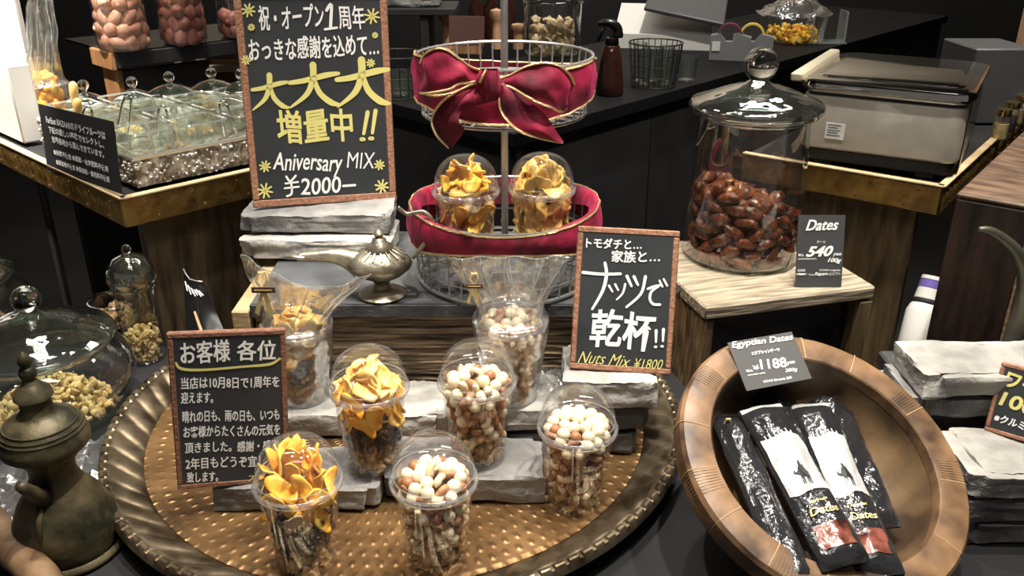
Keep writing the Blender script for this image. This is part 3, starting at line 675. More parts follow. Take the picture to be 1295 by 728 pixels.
kc = D(*c3(428, 352, 1.10)); mb = MB()
def kn(u, v):
    a = 2*PI*u; z = (v-.5)*2; r = .0155*(1-.25*z*z)+.0025*math.sin(4*a+z*2)
    return kc+Vector((r*math.cos(a)*1.0+.002*math.sin(z*3), r*.75*math.sin(a), -z*.019-.001))
o = mb.grid(kn, 28, 10, True).build('knot', 'velvet', ur, 180)
MB().tube([kc+Vector((-.012+.008*t, -.010-.003*math.sin(t*3), .004+.016*t)) for t in (0, .25, .5, .75, 1)], .0017, 5).build('gold_beading', 'beads', o)
lr = empty('velvet_ribbon', (0, 0, 0), 'crimson velvet band wrapped around the rim of the lower basket', 'ribbon')
o = band(.1445, lambda a: .278+.004*math.cos(2*a), lambda a: .247+.0*a-.028*abs(math.cos(a))**2, 0, lr, 'band', wave=.003, puff=.005, seed=5)
# fold of velvet over the rim into the basket
def fold(u, v):
    a = 2*PI*u; z = .278+.004*math.cos(2*a)+.004*math.sin(PI*v)-.006*v*0; r = .1445-.016*v; n = noise.noise(Vector((math.cos(a)*5, math.sin(a)*5, v*2)))
    return (BC.x+(r+n*.003)*math.cos(a), BC.y+(r+n*.003)*math.sin(a), z-(.030*max(0, math.sin(a))+.012)*v*v)
MB().grid(fold, 120, 6, True).build('folded_edge', 'velvet', lr, 180)

# ------------------------------------------------------------------ cups and their contents
CH = .110
def r_in(z): return .0335+.0105*min(1, z/CH)
dome = [(.0475, .112), (.0475, .118)]+[(.0455*math.cos(a)**.75+.0005, .120+.043*math.sin(a)) for a in [i*PI/2/12 for i in range(12)]]+[(.006, .1632), (.0001, .1634)]
cup_body_me = MB().lathe([(.0001, .004), (.028, .003), (.0325, 0), (.0345, .001)]+[(.0345+.0105*t, .001+.107*t) for t in [i/6 for i in range(1, 7)]]+[(.0455, .110)], 40).mesh('cup_body', 'plastic', 180)
cup_rim_me = MB().lathe([(.0450, .105), (.0475, .1045), (.0498, .1075), (.0500, .1115), (.0480, .1135), (.0470, .114)], 40).mesh('cup_rim', 'plasticrim', 180)
dome_me = MB().lathe(dome, 40).mesh('dome_lid', 'plastic', 180)
step_me = MB().tube(ringpts(.0455, .1195, 40), .0008, 4, True).mesh('lid_step', 'plasticrim', 180)
first_cup = []
def cup(p, label, name='clear_cup'):
    if not first_cup:
        e = empty(name, p, label, 'cup', 'clear plastic cups with domed lids')
        obj('cup_body', cup_body_me, e); obj('cup_rim', cup_rim_me, e); d = obj('dome_lid', dome_me, e); obj('lid_step', step_me, d)
        first_cup.append(e); return e
    c = copy_tree(first_cup[0]); c.location = p; c['label'] = label; return c
# nut shapes
def blob(rx, ry, rz, seed=0, n=10, k=6, amp=.0, fr=200):
    mb = MB().ball((0, 0, 0), (rx, ry, rz), n, k)
    mb.v = [tuple(Vector(q)*(1+amp*noise.noise(Vector(q)*fr+Vector((seed*3.1, 0, 0))))) for q in mb.v]; return mb
nutmesh = {
 'macadamia_nut': blob(.0078, .0078, .0072, 1, 10, 7, .06).mesh('macadamia', 'mac', 180),
 'hazelnut': blob(.0060, .0060, .0066, 2, 10, 7, .08).mesh('hazelnut', 'hazel', 180),
}
mb = MB().ball((0, 0, 0), (1, 1, 1), 10, 8); mb.v = [(x*.0055*(1-.35*z), y*.0042*(1-.3*z), z*.0105) for x, y, z in mb.v]; nutmesh['almond'] = mb.mesh('almond', 'almond', 180)
mb = MB().tube([(.0085*math.cos(a)-.004, 0, .0085*math.sin(a)) for a in [R(-75+i*150/9) for i in range(10)]], [.0012, .0034, .0042, .0042, .0038, .0036, .0038, .0036, .0028, .001], 8); nutmesh['cashew'] = mb.mesh('cashew', 'cashew', 180)
catn = {'macadamia_nut': ('creamy round macadamia nut', 'nut'), 'hazelnut': ('reddish brown hazelnut', 'nut'), 'almond': ('brown skinned almond', 'nut'), 'cashew': ('pale curved cashew nut', 'nut')}
def crumbs(name, c, rad, z0, z1, n, size, mat, label, seed, cat='food', jag=.35, pile=None, flat=1.0):
    rng = random.Random(seed); mb = MB()
    base = [(0, 0, -1), (.72, -.53, -.45), (-.28, -.85, -.45), (-.89, 0, -.45), (-.28, .85, -.45), (.72, .53, -.45), (.28, -.85, .45), (-.72, -.53, .45), (-.72, .53, .45), (.28, .85, .45), (.89, 0, .45), (0, 0, 1)]
    F_ = [(0, 2, 1), (1, 0, 5), (0, 3, 2), (0, 4, 3), (0, 5, 4), (1, 5, 10), (2, 1, 6), (3, 2, 7), (4, 3, 8), (5, 4, 9), (1, 10, 6), (2, 6, 7), (3, 7, 8), (4, 8, 9), (5, 9, 10), (6, 10, 11), (7, 6, 11), (8, 7, 11), (9, 8, 11), (10, 9, 11)]
    F_ = [(0, 1, 2), (1, 0, 5), (0, 2, 3), (0, 3, 4), (0, 4, 5), (1, 5, 10), (2, 1, 6), (3, 2, 7), (4, 3, 8), (5, 4, 9), (1, 10, 6), (2, 6, 7), (3, 7, 8), (4, 8, 9), (5, 9, 10), (6, 10, 11), (7, 6, 11), (8, 7, 11), (9, 8, 11), (10, 9, 11)]
    for i in range(n):
        z = rng.uniform(z0, z1); a = rng.uniform(0, 2*PI); rm = rad(z) if callable(rad) else rad
        rr = rm*(1-size*.8/rm)*(rng.random()**.3)
        if pile: rr = rm*math.sqrt(rng.random()); z = z0+(z1-z0)*pile(rr/rm)*rng.random()**.5
        s = size*rng.uniform(.6, 1.25); m = TRS((c[0]+rr*math.cos(a), c[1]+rr*math.sin(a), c[2]+z), rotm(rng), (s*rng.uniform(.7, 1.3), s*rng.uniform(.6, 1), s*rng.uniform(.45, .8)*flat))
        mb.add([tuple(q*(1+rng.uniform(-jag, jag)) for q in v) for v in base], F_, m)
    o = mb.build(name, mat, None, 180 if jag < .3 else 50); return tag(o, label, cat, kind='stuff')
def nuts(p, where, seed, zlo=.032, ztop=.108, mound=.014):
    rng = random.Random(seed); P = Vector(p); z = zlo
    crumbs('walnut_pieces', p, lambda z: r_in(z), .004, zlo+.002, 170, .0062, 'walnut', 'crumbled walnut pieces at the bottom of the '+where, seed)
    mb = MB().lathe([(.0001, zlo-.01)]+[(r_in(z_)-.014, z_) for z_ in (zlo-.01, ztop-.012)]+[(.0001, ztop-.004)], 16)
    def put(k, q, s=1):
        o = obj(k, nutmesh[k], None, TRS(P+Vector(q), rotm(rng), (s, s, s)))
        tag(o, f'{catn[k][0]} in the {where}', 'nut', f'{k.replace("_", " ")}s in the {where}')
    i = 0
    while z < ztop:
        r = r_in(z)-.0088; top = z > ztop-.024
        n = int(2*PI*r/.0150)
        for j in range(n):
            a = 2*PI*(j+.5*(i % 2))/n+rng.uniform(-.06, .06)
            if math.sin(a) > .45 and not top: continue
            t_ = (z-zlo)/(ztop-zlo); k = rng.choices(['macadamia_nut', 'almond', 'hazelnut', 'cashew'], [.6+3.0*t_**3, 1.3, .6+.5*t_, .9])[0]
            put(k, (r*math.cos(a), r*math.sin(a), z+rng.uniform(-.002, .002)), rng.uniform(.92, 1.1))
        z += .0125; i += 1
    for rr, n in ((.030, 12), (.0165, 7), (0, 1)):
        for j in range(n):
            a = 2*PI*j/n+rr*100; k = rng.choices(['macadamia_nut', 'almond', 'hazelnut', 'cashew'], [6, .9, .8, 1.6])[0]
            put(k, (rr*math.cos(a), rr*math.sin(a), ztop+mound*(1-rr/.045)+rng.uniform(-.002, .003)), rng.uniform(1, 1.15))
    crumbs('mixed_nut_core', p, lambda z: r_in(z)-.012, zlo, ztop-.002, 150, .0075, 'almond', 'nuts hidden in the middle of the '+where, seed+50)
def slice_me(name, mat, seed, rx, ry, curl, wav, hole=0., ridge=0, th=.0022, n=22, k=5):
    prof = [(hole+(1-hole)*i/(k-1), 1) for i in range(k)]+[(hole+(1-hole)*i/(k-1), -1) for i in range(k-1, -1, -1)]
    def fn(u, v):
        r, s = prof[round(v*(len(prof)-1))]; r = max(r, .02); a = 2*PI*u
        e = 1+.10*noise.noise(Vector((math.cos(a)*1.5, math.sin(a)*1.5, seed*5.3)))*2
        x, y = rx*r*math.cos(a)*e, ry*r*math.sin(a)*e
        q = Vector((x*70, y*70, seed*3.7)); z = wav*noise.noise(q)*(.3+r)+s*th/2+ridge*math.cos(a*13)*.5*(r > hole+.1)*r
        if curl: # bend about the y axis
            ang = x*curl; R_ = 1/curl; x, z = (R_-z)*math.sin(ang), R_-(R_-z)*math.cos(ang)
        return (x, y, z)
    mb = MB().grid(fn, n, len(prof)-1, True); return mb.mesh(name, mat, 180)
FR = {
 'mango': [slice_me('mango_slice', 'mango', i, .021+.003*(i % 2), .0075+.002*(i % 3), (28, 18, 38, 22)[i % 4], .005) for i in range(4)],
 'apple': [slice_me('pale_slice', 'apple', i+10, .016, .014, (30, 50, 18, 40)[i % 4], .008) for i in range(4)],
 'ring': [slice_me('pineapple_ring', 'ring', i+20, .020, .019, (12, 22, 8, 18)[i % 4], .005, .22, .0016) for i in range(4)],
 'beige': [slice_me('beige_slice', 'beigefruit', i+30, .016, .013, (25, 12, 30, 20)[i % 4], .006) for i in range(4)],
}
FN = {'mango': ('dried_mango_slice', 'curled orange dried mango slice'), 'apple': ('dried_fruit_slice', 'wavy pale yellow dried fruit slice'), 'ring': ('dried_pineapple_ring', 'ridged golden dried pineapple ring'), 'beige': ('dried_apple_slice', 'rough beige dried fruit slice')}
def fslice(k, P, q, nrm, spin, where, rng, s=1):
    n = Vector(nrm).normalized(); m = n.to_track_quat('Z', 'Y').to_matrix().to_4x4() @ Matrix.Rotation(spin, 4, 'Z') @ Matrix.Scale(s, 4)
    m.translation = Vector(P)+Vector(q)
    o = obj(FN[k][0], rng.choice(FR[k]), None, m); tag(o, f'{FN[k][1]} in the {where}', 'dried fruit', f'{k} pieces in the {where}')
def fruit(p, where, seed, top, mid, zr=.030, zm=.066, ztop=.112, hi=.030, lowmat='raisin', upright=.5):
    rng = random.Random(seed); P = Vector(p)
    crumbs('walnut_pieces', p, r_in, .004, zr+.004, 190, .0060, 'walnut', 'crumbled brown pieces at the bottom of the '+where, seed)
    crumbs('black_raisins', p, r_in, zr, zm+.004, 190, .0062, 'raisin', 'shiny black raisins in the '+where, seed+1, jag=.15)
    crumbs('fruit_core', p, lambda z: r_in(z)-.016, zm, ztop-.004, 60, .009, 'mango', 'dried fruit in the middle of the '+where, seed+2)
    z = zm+.010
    while z < ztop-.004:
        r = r_in(z)-.0075; n = 6
        for j in range(n+1):
            a = 2*PI*j/n+z*90+rng.uniform(-.2, .2)
            if math.sin(a) > .6: continue
            fslice(mid if rng.random() < .75 else top, P, (r*math.cos(a), r*math.sin(a), z), (math.cos(a), math.sin(a), rng.uniform(-.3, .5)), rng.uniform(0, 6.3), where, rng, rng.uniform(.85, 1.05))
        z += .015
    for L, (rr, n, zz) in enumerate(((.027, 7, ztop+.006), (.017, 5, ztop+hi*.55), (.007, 3, ztop+hi*.85))):
        for j in range(n):
            a = 2*PI*j/n+L+rng.uniform(-.3, .3); up = rng.random() < upright
            nn = (math.cos(a)+rng.uniform(-.4, .4), math.sin(a)+rng.uniform(-.4, .4), rng.uniform(-.2, .3) if up else rng.uniform(.8, 1.6))
            fslice(top, P, (rr*math.cos(a), rr*math.sin(a), zz+rng.uniform(-.003, .003)), nn, (PI/2 if up else 0)+rng.uniform(-.5, .5), where, rng, rng.uniform(.95, 1.2))
cN1 = G(553, 704, .001); cup(cN1, 'front centre domed cup of mixed nuts on the copper tray'); nuts(cN1, 'front centre nut cup', 1)
cN2 = G(605, 575, .043); cup(cN2, 'domed cup of mixed nuts standing on the wide grey brick'); nuts(cN2, 'nut cup on the grey brick', 2)
cN3 = G(727, 632, .001); cup(cN3, 'rightmost domed cup of mixed nuts standing on the tray'); nuts(cN3, 'rightmost nut cup', 3)
cN4 = G(646, 498, .0795); cup(cN4, 'domed cup of mixed nuts wrapped in flared clear film'); nuts(cN4, 'film wrapped nut cup', 4)
cF1 = G(389, 706, .001); cup(cF1, 'front left domed cup of orange mango strips over black raisins'); fruit(cF1, 'front left fruit cup', 11, 'mango', 'beige', upright=.85, hi=.034)
cF2 = G(474, 583, .041); cup(cF2, 'domed cup of bright yellow fruit on the brick behind the front cups'); fruit(cF2, 'yellow fruit cup on the brick', 12, 'apple', 'mango', upright=.1)
cF3 = G(385, 500, .041); cup(cF3, 'domed fruit cup wrapped in twisted clear film at left'); fruit(cF3, 'film wrapped fruit cup', 13, 'apple', 'beige', upright=.5, hi=.02)
cF4 = Vector((-.067, 1.215, .204)); cup(cF4, 'left domed fruit cup standing in the lower wire basket'); fruit(cF4, 'left basket fruit cup', 14, 'mango', 'beige', zr=.010, zm=.03, upright=.3)
cF5 = Vector((.044, 1.225, .204)); cup(cF5, 'right domed cup of pineapple rings in the lower wire basket'); fruit(cF5, 'right basket fruit cup', 15, 'ring', 'ring', zr=.010, zm=.03, upright=.75)

# ------------------------------------------------------------------ clear film bags
def film(c, tl, tr_, label, seed, flat=.4, zn=.118, dip=.0):
    c = Vector(c); e = empty('film_bag', c, label, 'bag'); rng = random.Random(seed); tl, tr_ = tl-c, tr_-c
    def fn(u, v):
        a = 2*PI*u; ca, sa = math.cos(a), math.sin(a)
        if v < .45:
            z = zn*v/.45; r = .0365+.0145*min(1, z/.10); p = Vector((r*ca, r*sa, z+.001))
        else:
            t = (v-.45)/.55; t2 = t*t*(3-2*t); r = .051*(1-.30*math.sin(PI*min(t*1.4, 1)))
            base = Vector((r*ca, r*sa, zn+.012*t))
            k = .5+.5*ca; line = tl.lerp(tr_, k)+Vector((0, -.012*sa*(1-.9*t), -dip*math.sin(PI*k)))
            p = base.lerp(line, t2)
        am = .0012+.009*max(0, v-.4)
        n = Vector((noise.noise(p*28+Vector((seed, 0, 0))), noise.noise(p*26+Vector((0, seed, 3))), noise.noise(p*24+Vector((5, 0, seed)))*.5))
        fold = math.sin(a*9+v*4+seed)*.0028*max(0, v-.35)
        return p+n*am*(1 if v < .98 else .4)+Vector((ca*fold, sa*fold*3, 0))
    fw = MB().grid(fn, 72, 40, True).build('film_wrap', 'bag', e, 180)
    MB().tube([fn(.5+i/24*.5, 1.) for i in range(25)], .0007, 4).build('film_hem', 'cuberim', fw, 180)
    for u0 in (.56, .66, .75, .84, .94):
        MB().tube([Vector(fn(u0+(.75-u0)*.5*(1-v_), v_))+Vector((0, -.0012, 0)) for v_ in [.52+.46*i/10 for i in range(11)]], [.0004+.0007*math.sin(PI*i/10) for i in range(11)], 4).build('film_crease', 'cuberim', fw, 180)
    return e
b1 = film(cN4, D(568, 326, 1.02), D(722, 326, 1.045), 'clear cellophane bag flaring above the wrapped nut cup', 1)
b2 = film(cF3, D(308, 322, 1.06), D(470, 345, 1.06), 'twisted clear cellophane bag around the left fruit cup', 7, dip=.034)
def tie(px, py, Y, parent, s=1.3):
    p = D(px, py, Y)-parent.location; k = Y/1.1*.0009*s
    b = MB()
    b.tube([p+Vector((x*k, -.002, z*k)) for x, z in ((0, 0), (-7, 12), (-4, 22), (4, 22), (6, 12), (0, 0))], .0014, 5)
    b.add([p+Vector((x*k, -.003, z*k)) for x, z in ((-2, 0), (3, 0), (8, -30), (2, -34))], [(0, 3, 2, 1)]); b.add([p+Vector((x*k, -.003, z*k)) for x, z in ((-3, 0), (1, 0), (-9, -34), (-14, -30))], [(0, 3, 2, 1)])
    o = b.build('gold_ribbon_tie', 'gold', parent, 0)
    MB().bbox(p+Vector((0, -.004, 0)), (.024*s, .0012, .0065*s), .0004, Matrix.Identity(4)).build('brown_label', 'cardb', o)
    MB().box(p+Vector((0, -.005, 0)), (.018*s, .0004, .0012*s)).build('label_line', 'gold', o, 0)
tie(334, 365, 1.045, b2); tie(600, 360, 1.01, b1, .9)
# loose crumpled film by the nut cup base
def crum(c, sx, sy, sz, seed, label):
    def fn(u, v):
        x, y = (u-.5)*sx, (v-.5)*sy; q = Vector((x*45, y*45, seed)); return (c.x+x, c.y+y, c.z+.004+sz*(abs(noise.noise(q))+.6*abs(noise.noise(q*2.2)))*math.sin(PI*u)**.4)
    o = MB().grid(fn, 24, 20).build('crumpled_film', 'bag', None, 30); return tag(o, label, 'film')
crum(G(692, 492, .08), .05, .06, .03, 2, 'crumpled clear film lying beside the bagged nut cup base')
crum(G(40, 620, TZ), .26, .20, .045, 4, 'crumpled clear plastic sheet around the foot of the bronze coffee pot')

# ------------------------------------------------------------------ oil lamp
lp = G(484, 373, .1595); L0 = empty('oil_lamp', lp, 'antique brass genie style oil lamp on the slate top', 'lamp')
MB().lathe([(.0001, .001), (.034, .001), (.036, .004), (.030, .008), (.014, .014), (.011, .020), (.014, .026)], 28).build('foot', 'lamp', L0)
mb = MB().lathe([(.013, .025), (.030, .033), (.044, .045), (.047, .052), (.045, .058), (.036, .066), (.022, .073), (.020, .075)], 36); mb.v = [(x*1.15 if x < 0 else x, y*.8, z) for x, y, z in mb.v]; mb.build('body', 'lamp', L0, 60)
mb = MB()
for i in range(18):
    a = 2*PI*i/18; mb.tube([(.038*math.cos(a), .031*math.sin(a), .066), (.028*math.cos(a), .023*math.sin(a), .071), (.020*math.cos(a), .017*math.sin(a), .076)], [.001, .0018, .001], 5)
tag(mb.build('petal_ribs', 'lamp', L0), kind='stuff')
MB().lathe([(.020, .074), (.020, .079), (.012, .084), (.010, .090), (.005, .093), (.008, .098), (.005, .103), (.0001, .105)], 24).build('lid', 'lamp', L0, 60)
tip = D(376, 325, 1.185)-lp
sp = crv([(-.03, 0, .050), (-.05, -.001, .060), (-.075, -.001, .064), tuple(tip)], 6); n = len(sp)
MB().tube(sp, [.022+(.006-.022)*(i/(n-1))**.8 for i in range(n)], 12).build('spout', 'lamp', L0, 180)
MB().ball((tip.x+.004, tip.y, tip.z+.001), (.016, .009, .004), 14, 6).build('spout_mouth', 'lamp', L0, 180)
hp = [D(x, y, 1.185)-lp for x, y in ((522, 326), (534, 312), (545, 294), (546, 278), (536, 268), (524, 269), (514, 270), (503, 262))]
MB().tube(crv([tuple(q) for q in hp], 5), .0032, 8).build('handle', 'lamp', L0, 180)

# ------------------------------------------------------------------ jars
def jar(p, label, prof, rim, lid, knob_z, knob_r, tint='glass', n=56, neck=None, name='glass_jar', group=None):
    e = empty(name, p, label, 'jar', group)
    inner = [(max(.0001, r-.003), z+.004) for r, z in prof]
    MB().lathe([(.0001, prof[0][1])]+prof, n).build('jar_body', tint, e, 180)
    MB().lathe([(prof[0][0]*.2, .003), (prof[0][0]*.9, .004), (prof[0][0]*1.0, .001)], n).lathe([(r, z) for r, z in rim], n).build('thick_edge', 'glassrim', e, 180)
    if lid:
        l = MB().lathe(lid, n).build('lid', 'glassrim', e, 180)
        MB().lathe([(max(.0001, r-.003), z-.004) for r, z in lid], n).build('lid_inner', 'glass', l, 180)
        k = MB().ball((0, 0, knob_z), knob_r, 24, 14).lathe([(knob_r*.5, knob_z-knob_r*1.5), (knob_r*.42, knob_z-knob_r*1.15), (knob_r*.55, knob_z-knob_r*.8)], 20); k.build('knob', 'knob', l, 180)
    return e
JP = G(935, 321, .1455)
jar(JP, 'large lidded glass jar of dates on the weathered riser', [(.092, .001), (.098, .010), (.0975, .03), (.092, .13), (.088, .22), (.087, .238)],
    [(.087, .236), (.091, .239), (.092, .244), (.088, .247)], [(.095, .246), (.104, .249), (.1065, .256), (.102, .263), (.082, .270), (.06, .279), (.040, .286), (.022, .290), (.014, .296)], .320, .027)
rng = random.Random(5)
datem = []
for i in range(5):
    mb = MB().ball((0, 0, 0), (.019+.002*(i % 2), .0105, .0095), 16, 10)
    mb.v = [tuple(Vector(q)*(1+.34*noise.noise(Vector((q[0]*70+i*9, q[1]*160, q[2]*160)))+.16*noise.noise(Vector((q[0]*200, q[1]*330+i, q[2]*330)))-.0)) for q in mb.v]; datem.append(mb.mesh('date', 'date', 180))
def putdate(q, rot, s=1):
    tag(obj('date', rng.choice(datem), None, TRS(JP+Vector(q), rot, (s, s, s))), 'wrinkled glossy brown date in the big glass jar', 'date', 'dates piled in the big glass jar')
z = .014; i = 0
while z < .128:
    r = .081-.004*z/.13; n = 14
    for j in range(n):
        a = 2*PI*(j+.5*(i % 2))/n+rng.uniform(-.08, .08)
        if math.sin(a) > .35: continue
        hgt = .105+.035*(-math.cos(a))*.8+.012*noise.noise(Vector((a*2, 0, 0)))
        if z > hgt: continue
        putdate((r*math.cos(a), r*math.sin(a), z+rng.uniform(-.003, .003)), (rng.uniform(-.6, .6), rng.uniform(-.7, .7), a+PI/2+rng.uniform(-.5, .5)), rng.uniform(.95, 1.15))
    z += .0175; i += 1
for j in range(34):
    rr = .072*math.sqrt((j+.5)/34); a = j*2.4
    putdate((rr*math.cos(a), rr*math.sin(a), .103-.36*rr*math.cos(a)+rng.uniform(-.004, .008)), (rng.uniform(-.7, .7), rng.uniform(-.7, .7), rng.uniform(0, 6)), 1.1)
crumbs('date_core', JP, .062, .010, .088, 70, .018, 'date', 'dates hidden in the middle of the big jar', 9, jag=.15)

lidp = [(.100, .118), (.108, .119), (.1115, .124), (.108, .130), (.092, .137), (.070, .149), (.045, .160), (.022, .166), (.012, .172)]
BJ = G(68, 520, TZ)
bow = [(.070, .001), (.098, .010), (.122, .035), (.130, .062), (.124, .088), (.108, .106), (.099, .114)]
rimb = [(.099, .112), (.104, .114), (.105, .118), (.100, .120)]
jar(BJ, 'wide glass bowl jar of granola beside the coffee pot', bow, rimb, lidp, .190, .0205)
crumbs('granola', BJ, .085, .006, .055, 420, .0075, 'granola', 'golden granola clusters piled in the wide glass jar', 20, pile=lambda q: max(.1, 1-q*q))
BJ2 = G(-48, 432, TZ)
jar(BJ2, 'second wide glass jar cut off by the left edge', bow, rimb, lidp, .190, .0205)
crumbs('dried_food', BJ2, .085, .006, .05, 160, .012, 'orangewood', 'dark orange dried pieces in the cut off left jar', 21, pile=lambda q: max(.1, 1-q*q))
TJ = G(186, 452, TZ)
jar(TJ, 'tall narrow glass jar of granola before the table leg', [(.030, .001), (.032, .01), (.033, .12), (.032, .135)], [(.032, .133), (.036, .136), (.033, .14)], [(.036, .141), (.040, .150), (.036, .170), (.024, .186), (.010, .192)], .20, .008, n=32)
crumbs('granola', TJ, .029, .004, .055, 260, .005, 'granola', 'golden granola filling the tall narrow jar', 22)
SJ = G(150, 408, TZ)
jar(SJ, 'small open glass jar of brown pieces behind the wide jar', [(.030, .001), (.040, .006), (.046, .035), (.044, .045)], [(.044, .043), (.048, .045), (.048, .049), (.044, .05)], None, 0, 0, n=32)
crumbs('brown_pieces', SJ, .036, .004, .03, 90, .008, 'walnut', 'brown dried pieces in the small open jar', 23)
SJ2 = G(118, 395, TZ+.0)

# ------------------------------------------------------------------ coffee pot (dallah)
PP = G(92, 692, TZ); pt = empty('coffee_pot', PP, 'old greenish bronze coffee pot with waisted body at lower left', 'pot')
MB().lathe([(.0001, .001), (.058, .001), (.062, .004), (.0615, .008), (.057, .012)], 40).build('foot_flange', 'pot', pt, 180)
MB().lathe([(.052, .008), (.058, .030), (.056, .052), (.046, .075), (.032, .095), (.025, .112), (.026, .128), (.038, .142), (.044, .148)], 40).build('body', 'pot', pt, 180)
MB().lathe([(.044, .147), (.0485, .152), (.0485, .160), (.045, .172), (.036, .183), (.026, .190), (.018, .194), (.0165, .205), (.0175, .212), (.021, .214)], 40).build('shoulder', 'pot', pt, 60)
for rr, zz in ((.0455, .171), (.043, .175), (.039, .180)): MB().tube(ringpts(rr, zz+.001, 40), .0009, 5, True).build('engraved_band', 'pot', pt)
l = MB().lathe([(.021, .214), (.019, .222), (.010, .230), (.006, .236)], 28).build('lid', 'pot', pt, 180)
MB().ball((0, 0, .243), .0095, 16, 10).lathe([(.005, .250), (.008, .258), (.004, .266), (.0001, .270)], 16).build('finial', 'pot', l, 180)
o = MB().tube([(0, -.030, .096), (.002, -.044, .112), (.003, -.060, .132), (.003, -.068, .142)], [.012, .0095, .007, .0055], 10).build('spout', 'pot', pt, 180)
MB().tube([(0, -.055, .050), (0, -.05, .075), (0, -.034, .098)], [.002, .004, .004], 8).build('spout_ridge', 'pot', pt, 180)
# log at the lower left corner
a_, b_ = G(-20, 652, TZ+.03), G(60, 742, TZ+.03)
mb = MB().tube([a_.lerp(b_, i/14)+Vector((0, .0015*math.sin(i*.7), 0)) for i in range(-6, 20)], [.019+.0008*math.sin(i*1.1) for i in range(26)], 16)
tag(mb.build('wooden_stick', 'stickwood', None, 180), 'thick pale wooden stick across the lower left corner', 'stick')

# ------------------------------------------------------------------ curved menu card
mc0, mc1 = G(268, 425, TZ+.03), G(312, 432, TZ+.03)
def curved(u, v):
    top = crv([D(232, 340, 1.42), D(240, 353, 1.40), D(256, 356, 1.39)], 6); tt = top[min(int(u*12), 12)]
    bot = crv([G(236, 440, .0), G(262, 447, .0), G(292, 440, .0)], 6)[min(int(u*12), 12)]
    return tt.lerp(bot, v)
mb = MB().grid(curved, 12, 6); mb.add([(Vector(q)+Vector((0, .002, 0))) for q in mb.v], [f[::-1] for f in mb.f])
o = tag(mb.build('menu_card', 'blackgl', None, 60), 'curved glossy black card standing behind the handwritten letter board', 'card')
mb = MB()
for i in range(4):
    for k in range(2):
        p = curved(.2+i*.18, .12); q = curved(.25+i*.18, .22); mb.tube([Vector(p)+Vector((.004*k, -.002, -.002*k)), Vector(q)+Vector((.004*k, -.002, .002*k))], .0011, 4)
mb.build('white_lettering', 'ink', o, 0)
MB().tube([Vector(curved(.45, .45))+Vector((0, -.002, 0)), Vector(curved(.5, .7))+Vector((0, -.002, 0)), Vector(curved(.5, .95))+Vector((0, -.002, 0))], [.002, .003, .004], 6).build('pink_stripe', 'peach', o, 180)
MB().tube([Vector(curved(u_, 0)) for u_ in (0, .25, .5, .75, 1)], .0013, 6).build('clear_edge', 'silverrim', o, 180)

# ------------------------------------------------------------------ wooden bowl with date pouches
BWC = Vector((.361, .838, .115)); BN = Vector((.205, -.479, 1)).normalized()
BMx = BN.to_track_quat('Z', 'Y').to_matrix().to_4x4(); BMx.translation = BWC
wb = empty('wooden_bowl', None, 'big tilted dark wooden bowl with pale notched rim at right front', 'bowl', mx=BMx)
def irr(mb, s=1.):
    mb.v = [(x*(1+.010*noise.noise(Vector((x*6, y*6, 1)))), y*(1+.010*noise.noise(Vector((x*6, y*6, 1)))), z+.0007*noise.noise(Vector((x*60, y*60, z*60)))*s) for x, y, z in mb.v]; return mb
irr(MB().lathe([(.1365, -.002), (.1358, -.012), (.130, -.032), (.118, -.056), (.095, -.076), (.060, -.090), (.025, -.096), (.0001, -.097)], 120)).build('hollow', 'bowl', wb, 180)
irr(MB().lathe([(.0001, -.109), (.05, -.108), (.10, -.094), (.140, -.062), (.163, -.036), (.171, -.026)], 120)).build('outside', 'bowlrim', wb, 180)
irr(MB().lathe([(.1350, -.012), (.1368, .0005), (.1385, .0022), (.150, .0032), (.162, .0032), (.1700, .0020), (.1738, -.0030), (.1742, -.016), (.1720, -.028), (.166, -.030)], 200), 1.0).build('rim', 'bowlrim', wb, 24)
for k, a in enumerate((8, 42, 66, 92, 118, 150, 171, 192, 214, 236, 262, 300, 332)):
    a = R(a); ca, sa = math.cos(a), math.sin(a)
    MB().tube([(.1385*ca, .1385*sa, .0022), (.150*ca, .150*sa, .0032), (.162*ca, .162*sa, .0032), (.170*ca, .170*sa, .0020), (.1738*ca, .1738*sa, -.003), (.1742*ca, .1742*sa, -.016), (.172*ca, .172*sa, -.028)], .0007, 5).build('rim_joint', 'joint', wb)
    if k % 2 == 0:
        mb = MB()
        for j in range(1, 9):
            q = a+j*.022; c_, s_ = math.cos(q), math.sin(q)
            mb.tube([(.142*c_, .142*s_, .0027), (.156*c_, .156*s_, .0035), (.169*c_, .169*s_, .0024), (.1738*c_, .1738*s_, -.004), (.1742*c_, .1742*s_, -.014)], .0006, 4)
        tag(mb.build('carved_notches', 'bowl', wb), kind='stuff')
def RP(px, py, off):
    d = ray(px, py); k = (BN.dot(BWC+BN*off-CAM))/BN.dot(d); return CAM+d*k
